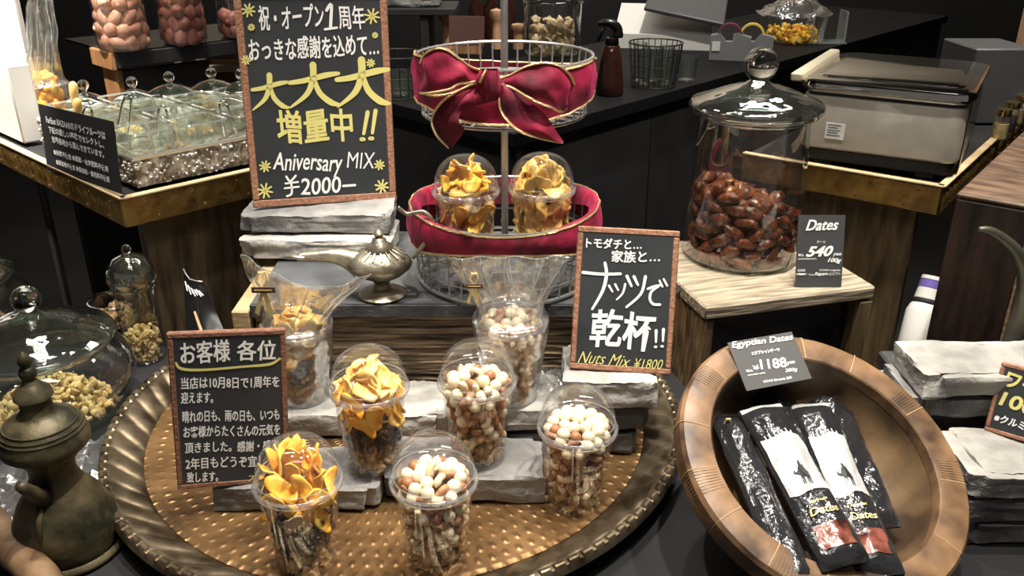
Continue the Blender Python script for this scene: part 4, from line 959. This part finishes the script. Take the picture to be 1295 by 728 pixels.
def pouch(a, b, oa, ob, wd, label, seed, front=True, tie_=False, red=True):
    A_, B_ = RP(*a, oa), RP(*b, ob); L = (B_-A_); ln = L.length; L = L.normalized()
    nn = (BN+(CAM-A_).normalized()*.6); nn = (nn-L*nn.dot(L)).normalized(); S = nn.cross(L)
    if S.x < 0: S = -S
    e = empty('date_pouch', A_, label, 'pouch', 'black foil pouches in the wooden bowl')
    def F_(u, v, off=0.):
        e1_ = min(1, v/.10, (1-v)/.06); th = .010*math.sin(PI*min(1, max(0, u)))**.6*max(0, e1_)**.6
        q = Vector((u*1.6, v*ln*14, seed)); w_ = noise.noise(q*1.5)*.0028+abs(noise.noise(q*3+Vector((3, 0, 0))))*.0035*(1 if e1_ > .5 else .3)
        ridge = .0022*abs(math.sin((u*1.4+v*3+seed)*2.7))
        return S*(u-.5)*wd*(1-.05*math.sin(PI*v))+L*v*ln+nn*(th+w_+ridge*max(0, e1_)+off)
    mb = MB().grid(lambda u, v: F_(u, v), 16, 48); k = len(mb.v)
    mb.add([S*(i % 17/16-.5)*wd*(1-.05*math.sin(PI*(i//17/48)))+L*(i//17/48)*ln-nn*.002 for i in range(17*49)], [f[::-1] for f in mb.f])
    p = mb.build('foil_bag', 'foil', e, 50)
    MB().grid(lambda u, v: F_(.02+u*.96, .005+v*.03, .0006), 10, 2).build('top_seal', 'foilsilver' if front else 'foil', e, 60)
    if front:
        w1 = MB().grid(lambda u, v: F_(.06+u*.88, .24+v*.36+.012*math.sin(u*7), .0009), 14, 20).build('silver_panel', 'foilsilver', e, 60)
        # camel and rider outline
        cm = [(.30, .50), (.33, .49), (.36, .505), (.40, .50), (.45, .47), (.50, .495), (.56, .46), (.60, .495), (.63, .51), (.64, .53), (.635, .575), (.62, .575), (.615, .54), (.59, .53), (.585, .575), (.57, .575), (.565, .53), (.49, .53), (.485, .575), (.47, .575), (.465, .535), (.445, .53), (.44, .575), (.425, .575), (.42, .525), (.38, .52), (.34, .515), (.30, .51)]
        MB().add([F_(u+.02, v-.015, .0022) for u, v in cm], [tuple(range(len(cm)))]).add([F_(u, v-.015, .0023) for u, v in ((.49, .49), (.50, .45), (.53, .44), (.55, .455), (.56, .49))], [tuple(range(5))]).build('camel_print', 'black', w1, 0)
        for tx, u0, u1, v0, hh in (('Egyptian', .34, .72, .655, .020), ('Dates', .24, .86, .70, .040)):
            vs, fs = text_mesh(tx, .012, .2); mx = [min(q[i] for q in vs) for i in (0, 1)]; Mx = [max(q[i] for q in vs) for i in (0, 1)]
            MB().add([F_(u0+(u1-u0)*(q[0]-mx[0])/(Mx[0]-mx[0]), v0+hh*(1-(q[1]-mx[1])/(Mx[1]-mx[1])), .0022) for q in vs], fs).build('gold_lettering', 'gold', e, 0)
        if red: MB().grid(lambda u, v: F_(.14+u*.72+.03*math.sin(v*6), .79+v*.13, .0012), 12, 8).build('date_window', 'datewin', e, 180)
        mb = MB()
        for i in range(7): mb.tube([F_(.18+i*.1, .255, .0018), F_(.17+i*.1, .225-.008*(i % 3), .0018)], .0007, 4)
        mb.build('palm_print', 'white', e, 0)
    if tie_: tie(919, 540, A_.y-.02, e, .8)
pouch((1040, 490), (1112, 668), -.055, -.035, .052, 'rear black foil pouch with zigzag top lying deepest in the bowl', 3, False)
pouch((966, 484), (1040, 640), -.055, -.030, .052, 'black foil pouch mostly hidden under the price card', 6, False)
pouch((916, 524), (1012, 742), -.045, -.004, .040, 'leftmost narrow foil pouch with gold ribbon tie', 5, False, True)
pouch((1023, 511), (1116, 728), -.035, .002, .050, 'right foil pouch with clear black camel print', 2, True)
pouch((961, 514), (1071, 716), -.022, .012, .055, 'front foil pouch with bright silver panel lying in the middle', 1, True, False)

# ------------------------------------------------------------------ right side: dark post block, bottle, horn
b0 = D(1211, 243, 1.25); e1, e2 = az(38), az(129)
m = Matrix(((e2.x, e1.x, 0, b0.x), (e2.y, e1.y, 0, b0.y), (0, 0, 1, -.77), (0, 0, 0, 1)))
db = empty('wooden_block', None, 'tall dark red brown wooden block with lighter top at right', 'block', mx=m)
hh = b0.z+.77
MB().bbox((.052, .24, hh/2-.004), (.104, .48, hh-.008), .004).build('block_body', 'dblock', db)
MB().bbox((.052, .24, hh-.004), (.105, .481, .008), .003).build('lighter_top', 'dblocktop', db)
MB().tube([(.104, .002, hh-.03+(-.28)*i/12+.0) if True else 0 for i in range(13)], [.0018+.0012*abs(math.sin(i*1.9)) for i in range(13)], 5).build('splintered_edge', 'woodp', db)
s0 = D(1152, 452, 1.40); s1 = D(1180, 350, 1.46)
sh = tag(MB().bbox((s0.x, s0.y, s0.z-.022), (.085, .085, .03), .004).build('black_stand', 'greyd', None), 'small dark stand under the white bottle between table and block', 'stand')
MB().box((s0.x, s0.y, (s0.z-.04-.77)/2), (.05, .05, s0.z-.037+.77)).build('leg', 'black', sh)
q = (s1-s0).to_track_quat('Z', 'Y').to_matrix().to_4x4(); q.translation = s0; bl = (s1-s0).length
wbt = empty('white_bottle', None, 'leaning white plastic bottle with purple band behind the right brick stack', 'bottle', mx=q)
MB().lathe([(.0001, 0), (.027, .001), (.029, .006), (.030, bl*.55), (.026, bl*.63), (.023, bl*.66)], 28).build('bottle_body', 'whitep', wbt, 60)
MB().lathe([(.0235, bl*.66), (.0245, bl*.68), (.0225, bl*.72)], 28).build('dark_collar', 'black', wbt, 60)
MB().lathe([(.0225, bl*.72), (.0205, bl*.85), (.0001, bl*.855)], 28).build('cap', 'whitep', wbt, 60)
MB().lathe([(.0207, bl*.855), (.0195, bl*.95), (.0001, bl*.955)], 28).build('purple_band', 'purple', wbt, 60)
MB().lathe([(.0195, bl*.956), (.0185, bl), (.0001, bl)], 28).build('cap_top', 'whitep', wbt, 60)
hp = [D(x, y, 1.10) for x, y in ((1238, 290), (1253, 292), (1273, 305), (1288, 323), (1296, 350), (1293, 388), (1282, 425), (1268, 462))]
hc = crv([tuple(p) for p in hp], 5); n = len(hc)
mb = MB().tube(hc, [.0035+.0105*(i/(n-1))**.8 for i in range(n)], 12)
tag(mb.build('curved_spout', 'horn', None, 180), 'long curved bronze pot spout rising behind the white topped brick', 'spout')

# ------------------------------------------------------------------ steel warmer
wp = Vector((.785, 1.49, .250)); ex, ey = az(-61), az(32)
m = Matrix(((-ex.x, ey.x, 0, wp.x+ex.x*.28), (-ex.y, ey.y, 0, wp.y+ex.y*.28), (0, 0, 1, wp.z), (0, 0, 0, 1)))
wm = empty('food_warmer', None, 'steel bodied warmer with mirror lid on the right table', 'appliance', mx=m)
def rrect(mb, cx, cy, w_, d_, z0, z1, r, bev=.004, n=6):
    def loop(k):
        P_ = []
        for (sx, sy, a0) in ((1, 1, 0), (-1, 1, 90), (-1, -1, 180), (1, -1, 270)):
            for i in range(n+1):
                a = R(a0+90*i/n); P_.append((cx+sx*(w_/2-r)+(r-k)*math.cos(a), cy+sy*(d_/2-r)+(r-k)*math.sin(a)))
        return P_
    vs = []; L = 4*(n+1)
    for k, z in ((bev, z0), (0, z0+bev), (0, z1-bev), (bev*.3, z1-bev*.3), (bev, z1)): vs += [(x, y, z) for x, y in loop(k)]
    fs = [(j*L+i, j*L+(i+1) % L, (j+1)*L+(i+1) % L, (j+1)*L+i) for j in range(4) for i in range(L)]+[tuple(range(L))[::-1], tuple(range(4*L, 5*L))]
    return mb.add(vs, fs)
rrect(MB(), .14, .18, .27, .35, .0, .024, .03, .003).build('black_base', 'black', wm)
rrect(MB(), .14, .18, .28, .36, .024, .122, .028, .004).build('body', 'steelb', wm)
MB().bbox((.2805, .19, .066), (.003, .30, .112), .001).build('dark_side_panel', 'blackgl', wm)
ld = rrect(MB(), .14, .18, .296, .372, .128, .150, .035, .008, 8).build('lid', 'steel', wm)
rrect(MB(), .14, .19, .25, .31, .149, .1535, .03, .003, 8).build('lid_plate', 'steel', ld)
rrect(MB(), .14, .18, .27, .35, .120, .130, .03, .001).build('gasket', 'black', wm)
MB().bbox((-.016, .17, .150), (.022, .33, .016), .003).build('lid_handle', 'creamp', ld)
for x in (.05, .23): MB().box((x, .03, -.004), (.03, .03, .009)).build('foot', 'greyd', wm)
lb = MB().box((.068, -.0012, .060), (.034, .001, .030)).build('sticker', 'white', wm, 0)
mb = MB()
for i in range(5): mb.box((.066-.002*(i % 2), -.0019, .071-.0048*i), (.024-.006*(i % 2), .0004, .0013))
mb.build('printed_lines', 'greyd', lb, 0)
p = D(1250, 98, 1.98)
tag(MB().bbox((p.x, p.y+.03, .243+.082), (.13, .16, .164), .003, None).build('black_box', 'greyd', None), 'dark grey box standing behind the warmer at upper right', 'box')
for i, (px, py, s) in enumerate(((1262, 176, 1), (1273, 166, 1), (1283, 156, 1), (1293, 147, 1), (1273, 136, 1.25), (1288, 122, 1.3))):
    g = G(px, py, .243); e = empty('small_jar', g, f'small glass jar with gold cap at the right table edge, {["nearest", "second", "third", "fourth", "taller rear", "tallest rear"][i]} of the six', 'jar', 'small gold capped jars at the right table edge')
    MB().lathe([(.0001, .001), (.016*s, .001), (.017*s, .004), (.017*s, .045*s), (.013*s, .052*s)], 18).build('jar_body', 'cube', e, 60)
    MB().lathe([(.0001, .003), (.0145*s, .003), (.0145*s, .034*s), (.0001, .035*s)], 14).build('contents', ('granola', 'raisin', 'walnut')[i % 3], e, 60)
    MB().lathe([(.0145*s, .050*s), (.0150*s, .052*s), (.0150*s, .064*s), (.0001, .065*s)], 18).build('cap', 'nail', e, 60)
p = D(1300, 40, 2.25)
tag(MB().bbox((p.x+.02, p.y, .243+.25), (.07, .04, .5), .004).build('copper_board', 'peach', None), 'tall pinkish wooden board at the upper right corner', 'board')

# ------------------------------------------------------------------ left table: glass cubes, tongs, lidded jars
e1, e2 = az(-47), az(45)
def LT(a, b, z=0.): q = CL+e1*a+e2*b; return Vector((q.x, q.y, .247+z))
MT4 = Matrix(((e1.x, e2.x, 0, CL.x), (e1.y, e2.y, 0, CL.y), (0, 0, 1, .247), (0, 0, 0, 1)))
st = empty('serving_tray', None, 'hammered silver tray with pierced sides holding square glass cups', 'tray', mx=MT4)
X0_, X1_, Y0_, Y1_, TH = .022, .455, .035, .475, .050
MB().box(((X0_+X1_)/2, (Y0_+Y1_)/2, .003), (X1_-X0_, Y1_-Y0_, .004)).build('tray_base', 'silver', st, 0)
def wallg(x0, y0, x1, y1):
    def f(u, v):
        x, y = x0+(x1-x0)*u, y0+(y1-y0)*u; n = Vector((-(y1-y0), x1-x0)).normalized(); z = TH*v
        h = .0045*noise.noise(Vector((u*95, v*9, x0*10)))+.002*noise.noise(Vector((u*220, v*22, 3)))
        return (x+n.x*h, y+n.y*h, z)
    return MB().grid(f, 150, 12)
for nm, w_ in (('hammered_side', (X1_, Y0_, X0_, Y0_)), ('hammered_side', (X0_, Y0_, X0_, Y1_)), ('hammered_side', (X0_, Y1_, X1_, Y1_)), ('hammered_side', (X1_, Y1_, X1_, Y0_))):
    wallg(*w_).build(nm, 'silver', st, 60)
# pierced flower relief standing proud of the two visible sides
rng = random.Random(3); mb = MB()
for i in range(150):
    for side in (0, 1):
        t_ = rng.random(); z = rng.uniform(.005, .045); p = (X0_-.0025, Y0_+(Y1_-Y0_)*t_, z) if side == 0 else (X0_+(X1_-X0_)*t_, Y0_-.0025, z)
        mb.ball(p, (.0035*rng.uniform(.5, 1.3), .0035*rng.uniform(.5, 1.3), .0035*rng.uniform(.6, 1.2)), 6, 4)
tag(mb.build('flower_relief', 'silver', st, 180), kind='stuff')
MB().tube([(X0_, Y0_, TH), (X1_, Y0_, TH), (X1_, Y1_, TH), (X0_, Y1_, TH)], .0038, 6, True).build('rim', 'silverrim', st)
MB().ball((X0_-.004, .30, .025), .007, 8, 6).build('red_stone', 'redchunk', st, 180)
cu0 = None
def cube_cup():
    e = empty('square_glass_cup', (0, 0, 0), '', 'cup'); s = .041
    b = MB(); rrect(b, 0, 0, 2*s, 2*s, .001, .080, .010, .003, 4); b.f = b.f[:-1]; b.build('glass_body', 'cube', e, 60)
    L = []
    for (sx, sy, a0) in ((1, 1, 0), (-1, 1, 90), (-1, -1, 180), (1, -1, 270)):
        for i in range(5): a = R(a0+90*i/4); L.append((sx*(s-.010)+.010*math.cos(a), sy*(s-.010)+.010*math.sin(a), .080))
    MB().tube(L, .0017, 6, True).build('rim', 'cuberim', e); return e
rowsn = ['front', 'second', 'third', 'back']
for i in range(4):
    for j in range(4):
        if i == 3 and j > 1: continue
        e = cube_cup() if cu0 is None else copy_tree(cu0)
        if cu0 is None: cu0 = e
        e.matrix_basis = MT4 @ Matrix.Translation((.080+i*.097, .088+j*.099, .006))
        e['label'] = f'square glass cup, {rowsn[i]} row, {["first", "second", "third", "fourth"][j]} from the black card'
        e['group'] = 'square glass cups in the silver tray'
        if (i+j) % 2 == 0 or i == 0:
            p = MT4 @ Vector((.080+i*.097, .088+j*.099, .008))
            crumbs('dried_fruit_bits', p, .028, .002, .018, 26, .007, ('granola', 'apple', 'walnut')[(i+j) % 3], f'dried fruit bits at the bottom of glass cup {rowsn[i]} row {["one", "two", "three", "four"][j]}', 60+i*4+j, pile=lambda q: max(.1, 1-q*q))
def tongs(px, py, px2, py2, z, label, w_=.006):
    a = G(px2, py2, z); d = D(px, py, a.y-.01); e = empty('tongs', a, label, 'tongs', 'steel tongs standing in the glass cups'); v = d-a; s = Vector((1, 0, 0))
    for sg in (-1, 1):
        MB().tube([s*sg*.012, v*.4+s*sg*.010, v*.8+s*sg*.008, v*.95+s*sg*.0055], [.0022, .0028, .0026, .002], 6).build('arm', 'tong', e, 180)
    MB().tube([v*.94+s*.0055, v*.99+s*.004, v*1.0, v*.99-s*.004, v*.94-s*.0055], .0022, 6).build('bend', 'tong', e, 180)
tongs(162, 119, 155, 178, .29, 'steel tongs in the glass cup just behind the black card edge'); tongs(205, 134, 208, 176, .29, 'upright steel tongs in the middle glass cup')
tongs(111, 135, 112, 170, .30, 'steel tongs with their looped end above the black card'); tongs(281, 128, 292, 172, .29, 'grey steel tongs leaning in the glass cup next to the big board')
for px, py, qx, qy, lb_ in ((92, 103, 97, 150, 'taller honey coloured spoon handle above the black card'), (98, 124, 99, 160, 'shorter honey coloured spoon handle in front of the other')):
    a = G(qx, qy, .30); b = D(px, py, a.y)
    tag(MB().tube([a, a.lerp(b, .4), a.lerp(b, .7), a.lerp(b, .92), b], [.004, .006, .009, .0085, .003], 10).build('wooden_spoon', 'honey', None, 180), lb_, 'spoon')
a = D(268, 206, 1.75); b = D(318, 160, 1.80)
tag(MB().tube(crv([tuple(D(*q)) for q in ((262, 212, 1.70), (268, 192, 1.71), (285, 172, 1.73), (312, 160, 1.76))], 6), .004, 8).build('black_ladle', 'blackgl', None, 180), 'curved black ladle rising from the silver tray beside the big board', 'ladle')
def small_jar(px, py, r, h, label, fill=None, fmat='granola', seed=0):
    p = G(px, py, .247)
    e = jar(p, label, [(r*.85, .001), (r, .006), (r, h*.9), (r*.93, h)], [(r*.93, h-.002), (r*.97, h+.001), (r*.9, h+.003)], [(r*.95, h+.003), (r*1.05, h+.005), (r*1.07, h+.010), (r*.9, h+.016), (r*.5, h+.026), (r*.2, h+.030)], h+.045, .0115, n=36, group='lidded glass jars behind the silver tray')
    if fill: crumbs('jar_filling', p, r*.85, .004, fill, 160, .008, fmat, 'pale dried pieces inside the '+label.split(' with')[0], seed)
small_jar(223, 158, .052, .060, 'middle lidded glass jar behind the silver tray with pale powder', .03, 'white', 71)
small_jar(275, 153, .050, .062, 'lidded glass jar next to the big chalkboard with orange pieces', .055, 'granola', 72)
small_jar(177, 163, .042, .056, 'smaller lidded glass jar left of the middle jar')
small_jar(117, 168, .040, .056, 'lidded glass jar behind the wooden spoons')
small_jar(312, 158, .045, .066, 'lidded glass jar half hidden behind the big chalkboard edge')
# upper display shelf with rock jars
SK = D(143, 66, 2.15); s1_, s2_ = az(-47), az(48)
m = Matrix(((s1_.x, s2_.x, 0, SK.x), (s1_.y, s2_.y, 0, SK.y), (0, 0, 1, SK.z), (0, 0, 0, 1)))
sf = empty('display_shelf', None, 'raised black shelf with wooden end carrying the jars of rock salt', 'shelf', mx=m)
MB().bbox((.16, .28, -.003), (.32, .56, .006), .001).build('shelf_top', 'blackgl', sf)
MB().bbox((.055, -.006, -.021), (.13, .012, .042), .002).build('wooden_end', 'orangewood', sf)
MB().bbox((-.003, .28, -.021), (.012, .56, .036), .002).build('front_edge', 'black', sf)
MB().bbox((.055, .01, -.17), (.085, .016, .25), .002).build('wooden_leg_panel', 'orangewood', sf)
MB().bbox((.03, .13, -.30), (.02, .24, .50), .002).build('side_panel', 'black', sf)
MB().bbox((.17, .14, -.78), (.25, .24, .70), .002).build('cabinet', 'black', sf)
def rockjar(px, py, r, h, mat, label, what, seed):
    d = D(px, py, 2.3); p = CAM+(d-CAM)*((SK.z+.001-CAMH)/(d.z-CAMH)); rng = random.Random(seed)
    jar(p, label, [(r*.9, .001), (r, .010), (r, h)], [(r, h-.003), (r*1.04, h), (r, h+.003)], None, 0, 0, n=36, group='jars of rock salt on the raised shelf')
    mes = [blob(.023, .020, .017, seed+i, 12, 8, .30, 42).mesh('rock_chunk', mat, 60) for i in range(4)]
    z = .020; i = 0
    while z < h-.02:
        for j in range(9):
            a = 2*PI*j/9+i*.35
            if math.sin(a) > .5: continue
            tag(obj('salt_rock', rng.choice(mes), None, TRS(p+Vector(((r-.022)*math.cos(a), (r-.022)*math.sin(a), z)), rotm(rng), (1, 1, 1))), what, 'rock', what+'s')
        z += .030; i += 1
rockjar(158, 62, .062, .17, 'pinksalt', 'wide glass jar full of pale pink rock salt', 'pale pink rock salt chunk in the leftmost rock jar', 81)
rockjar(234, 54, .058, .17, 'redsalt', 'glass jar full of dark red rock salt left of the big board', 'dark red rock salt chunk in the second rock jar', 82)
rockjar(304, 46, .055, .10, 'redsalt', 'glass jar with a low fill of red salt beside the big board', 'red rock salt chunk in the jar beside the big board', 83)
# cream open shelf further back
p0 = D(229, 99, 2.75); p1 = D(322, 56, 2.75)
cf = empty('cream_rack', (p0.x, p0.y, p0.z), 'cream wooden rack with open compartments behind the lidded jars', 'rack', rot=(0, 0, R(8)))
W_, H_ = p1.x-p0.x, p1.z-p0.z
for (x, z, w_, h_) in ((W_/2, H_, W_, .022), (W_/2, H_*.35, W_, .02), (W_/2, -.08, W_, .02), (W_*.32, .0, .03, H_*2), (.01, .0, .02, H_*2), (W_, .0, .02, H_*2)):
    MB().bbox((x, 0, z), (w_, .12, h_), .002).build('rack_bar', 'creamp', cf)
MB().box((W_/2, .08, 0), (W_, .01, H_*2+.05)).build('back_panel', 'orangewood', cf)
MB().box((W_/2, .02, -.45), (W_*.9, .1, .74)).build('plinth', 'black', cf)
# white box, white board and bag at the far left
Pc = G(30, 182, .247)
wx = empty('white_box', (Pc.x, Pc.y, .247), 'brightly lit white box at the left edge of the left table', 'box')
m = Matrix(((e1.x, e2.x, 0, 0), (e1.y, e2.y, 0, 0), (0, 0, 1, 0), (0, 0, 0, 1)))
MB().bbox((.15, .022, .078), (.30, .044, .156), .003, m).build('box_body', 'white', wx)
pb = D(42, 90, 2.05)
tag(MB().bbox((pb.x-.45, 2.05, .62), (.90, .02, .70), .003).build('white_board', 'white', None), 'large bright white board filling the upper left corner', 'board')
bp_ = G(68, 158, .248)
fb = film(bp_, D(36, -12, 1.86), D(64, -8, 1.90), 'tall clear bag of orange dried fruit by the white box', 12, zn=.09)
crumbs('orange_dried_fruit', bp_, .036, .004, .105, 90, .016, 'mango', 'orange dried fruit pieces inside the tall clear bag', 90, jag=.2)
# ------------------------------------------------------------------ things on the back counter
CZ = .216
p = G(771, 119, CZ); e = empty('spray_bottle', p, 'dark brown spray bottle with black trigger on the back counter', 'bottle')
MB().lathe([(.0001, .001), (.036, .001), (.038, .006), (.036, .03), (.029, .09), (.022, .128), (.017, .132)], 28).build('bottle_body', 'bottle', e, 60)
MB().lathe([(.018, .132), (.019, .134), (.017, .150), (.010, .152)], 20).build('collar', 'blackgl', e, 60)
MB().tube(crv([(.016, 0, .150), (.012, 0, .175), (-.010, 0, .188), (-.040, 0, .186)], 5), [.013, .014, .014, .013, .013, .013, .013, .012, .012, .011, .010, .010, .009, .008, .006, .006], 10).build('spray_head', 'blackgl', e, 180)
MB().tube([(-.022, 0, .178), (-.030, 0, .160), (-.038, 0, .140)], [.005, .005, .004], 8).build('trigger', 'blackgl', e, 180)
def wbasket(p, r0, r1, h, label, mat='wiredk', n=26):
    e = empty('wire_basket', p, label, 'basket', None)
    MB().tube(ringpts(r1, h, 40), .0022, 5, True).tube(ringpts(r0, .003, 40), .0020, 5, True).tube(ringpts((r0+r1)/2, h/2, 40), .0014, 5, True).tube(ringpts(r0+(r1-r0)*.25, h*.25, 40), .0014, 5, True).tube(ringpts(r0+(r1-r0)*.75, h*.75, 40), .0014, 5, True).build('basket_rim', mat, e)
    me = MB().tube([(r0, 0, .003), (r1, 0, h)], .0013, 5).mesh('wire', mat)
    for i in range(n): obj('wire', me, e, Matrix.Rotation(2*PI*i/n, 4, 'Z'))
    return e
g = G(826, 108, CZ); wbasket(g, .062, .075, .12, 'dark wire basket of glasses on the back counter')
def tumbler(p, r, h, label, grp):
    e = empty('drinking_glass', p, label, 'glass', grp)
    MB().lathe([(.0001, .003), (r*.8, .003), (r*.85, .001), (r, h), (r*.95, h), (r*.8, .006), (.0001, .007)], 24).build('glass_body', 'cube', e, 60); return e
for k, (dx, dy) in enumerate(((-.03, -.02), (.03, -.025), (0, .03), (-.038, .03), (.04, .02))):
    tumbler(g+Vector((dx, dy, .004)), .019, .10+.012*(k % 2), 'clear glass standing in the dark wire basket', 'glasses in the dark wire basket')
tumbler(G(868, 102, CZ), .030, .07, 'short clear glass right of the dark wire basket', None)
g = G(506, 120, CZ); wbasket(g, .075, .085, .11, 'black wire basket behind the big chalkboard', 'wiredk', 22)
tumbler(g+Vector((.0, -.01, .004)), .035, .06, 'glass inside the black wire basket behind the big board', None)
p = G(838, 57, CZ); e = empty('cash_register', p, 'white counter machine with open black lid on the back counter', 'machine', rot=(0, 0, R(-12)))
mb = MB().add([(-.17, -.10, 0), (.17, -.10, 0), (.17, .14, 0), (-.17, .14, 0), (-.17, -.10, .05), (.17, -.10, .05), (.17, .14, .13), (-.17, .14, .13)], [(0, 3, 2, 1), (4, 5, 6, 7), (0, 1, 5, 4), (1, 2, 6, 5), (2, 3, 7, 6), (3, 0, 4, 7)]); mb.build('machine_body', 'whitep', e, 0)
MB().bbox((.05, .02, .155), (.28, .24, .016), .004, TRS((0, 0, 0), (R(14), R(10), 0))).build('black_lid', 'greyd', e)
MB().box((-.1, -.05, .075), (.03, .01, .004), TRS((0, 0, 0), (R(18), 0, 0))).build('slot', 'black', e, 0)
for px, tm_, lb_ in ((912, 'maroon', 'left grey tape dispenser with purple roll'), (940, 'tape', 'right grey tape dispenser with yellow roll')):
    p = G(px, 75, CZ); e = empty('tape_dispenser', p, lb_+' on the back counter', 'dispenser', rot=(0, 0, R(-15)))
    mb = MB(); poly = [(-.04, 0), (.09, 0), (.09, .075), (.05, .085), (.03, .06), (.01, .06), (-.01, .085), (-.04, .078)]
    n = len(poly); mb.add([(x, -.02, z) for x, z in poly]+[(x, .02, z) for x, z in poly], [tuple(range(n)), tuple(range(2*n-1, n-1, -1))]+[(i, n+i, n+(i+1) % n, (i+1) % n) for i in range(n)]); mb.build('dispenser_body', 'grey', e, 0)
    MB().box((-.02, -.0215, .045), (.026, .002, .030)).build('pale_label', 'whitep', e, 0)
    MB().lathe([(.034, -.011), (.040, -.011), (.040, .011), (.034, .011), (.034, -.011)], 28, m=TRS((.02, 0, .078), (PI/2, 0, 0))).build('tape_roll', tm_, e, 60)
p = G(1000, 52, CZ); e = empty('plastic_tub', p, 'clear film topped tub with orange food on the back counter', 'tub')
MB().lathe([(.0001, .002), (.10, .002), (.115, .01), (.13, .10)], 36).build('tub_body', 'cube', e, 60)
def tp(u, v):
    a = 2*PI*u; r = .135*(1-v); z = .10+.05*math.sin(v*PI/2); q = Vector((r*math.cos(a)*30, r*math.sin(a)*30, z*20)); return (r*math.cos(a)*(1+.1*noise.noise(q)), r*math.sin(a), z+.022*noise.noise(q))
MB().grid(tp, 40, 12, True).build('film_cover', 'bag', e, 30)
crumbs('orange_food', p, .10, .006, .05, 150, .013, 'mango', 'orange dried food at the bottom of the film topped tub', 95)
p = G(1042, 54, CZ); e = empty('clear_stand', p, 'small clear acrylic stand at the end of the back counter', 'stand')
MB().box((0, 0, .004), (.14, .08, .006)).box((-.06, 0, .05), (.006, .08, .09)).box((.06, 0, .06), (.006, .08, .11)).build('acrylic', 'cuberim', e, 0)
p = G(698, 68, CZ)
jar(p, 'big straight glass jar behind the upper wire basket', [(.09, .001), (.10, .01), (.10, .17)], [(.10, .168), (.106, .172), (.10, .178)], None, 0, 0, n=40)
crumbs('beige_pieces', p, .085, .01, .12, 120, .02, 'beigefruit', 'pale beige dried pieces in the big straight jar', 97)
p = G(545, 66, CZ); shx = empty('black_riser', p, 'low black riser carrying old bricks at the back left of the counter', 'riser')
MB().bbox((-.12, .12, .135), (.42, .26, .022), .002).build('riser_top', 'black', shx); MB().bbox((-.02, .12, .062), (.03, .24, .122), .002).build('leg', 'black', shx); MB().bbox((-.30, .12, .062), (.03, .24, .122), .002).build('leg', 'black', shx)
zt0 = CZ+.148
stone(p.x-.26, p.x+.03, p.y+.03, p.y+.2, zt0, zt0+.045, 'dusky brick at the back, lower one on the black riser', 'slate', 0, 31)
stone(p.x-.27, p.x-.02, p.y+.04, p.y+.2, zt0+.047, zt0+.092, 'dusky brick at the back, upper one on the black riser', 'slate', 0, 32)
p = G(590, 68, CZ)
e = empty('menu_stand', p, 'plain dark brown card standing behind the velvet bow', 'card', rot=(R(-6), 0, R(-10)))
MB().bbox((0, 0, .075), (.125, .003, .10), .001).build('card_panel', 'cardb', e); MB().box((0, .012, .013), (.10, .03, .026)).build('base', 'orangewood', e)
for px, r, h, lb_ in ((566, .028, .13, 'peach wooden knob topped post left of the brown card'), (628, .024, .14, 'peach wooden post right of the brown card'), (655, .026, .09, 'short peach wooden post behind the basket pole')):
    p = G(px, 62, CZ); tag(MB().lathe([(.0001, 0), (r*.7, .001), (r*.6, h*.5), (r*.55, h*.7), (r, h*.82), (r*.9, h*.95), (.0001, h)], 20, c=tuple(p)).build('wooden_post', 'peach', None, 60), lb_, 'post')
for i, px in enumerate((603, 622, 642)):
    p = G(px, 50, CZ); tag(MB().lathe([(.0001, 0), (.03, .001), (.03, .12), (.012, .15), (.012, .19), (.0001, .19)], 20, c=tuple(p)).build('dark_bottle', 'bottle', None, 60), ['leftmost', 'middle', 'rightmost'][i]+' dark glass bottle behind the brown card', 'bottle')
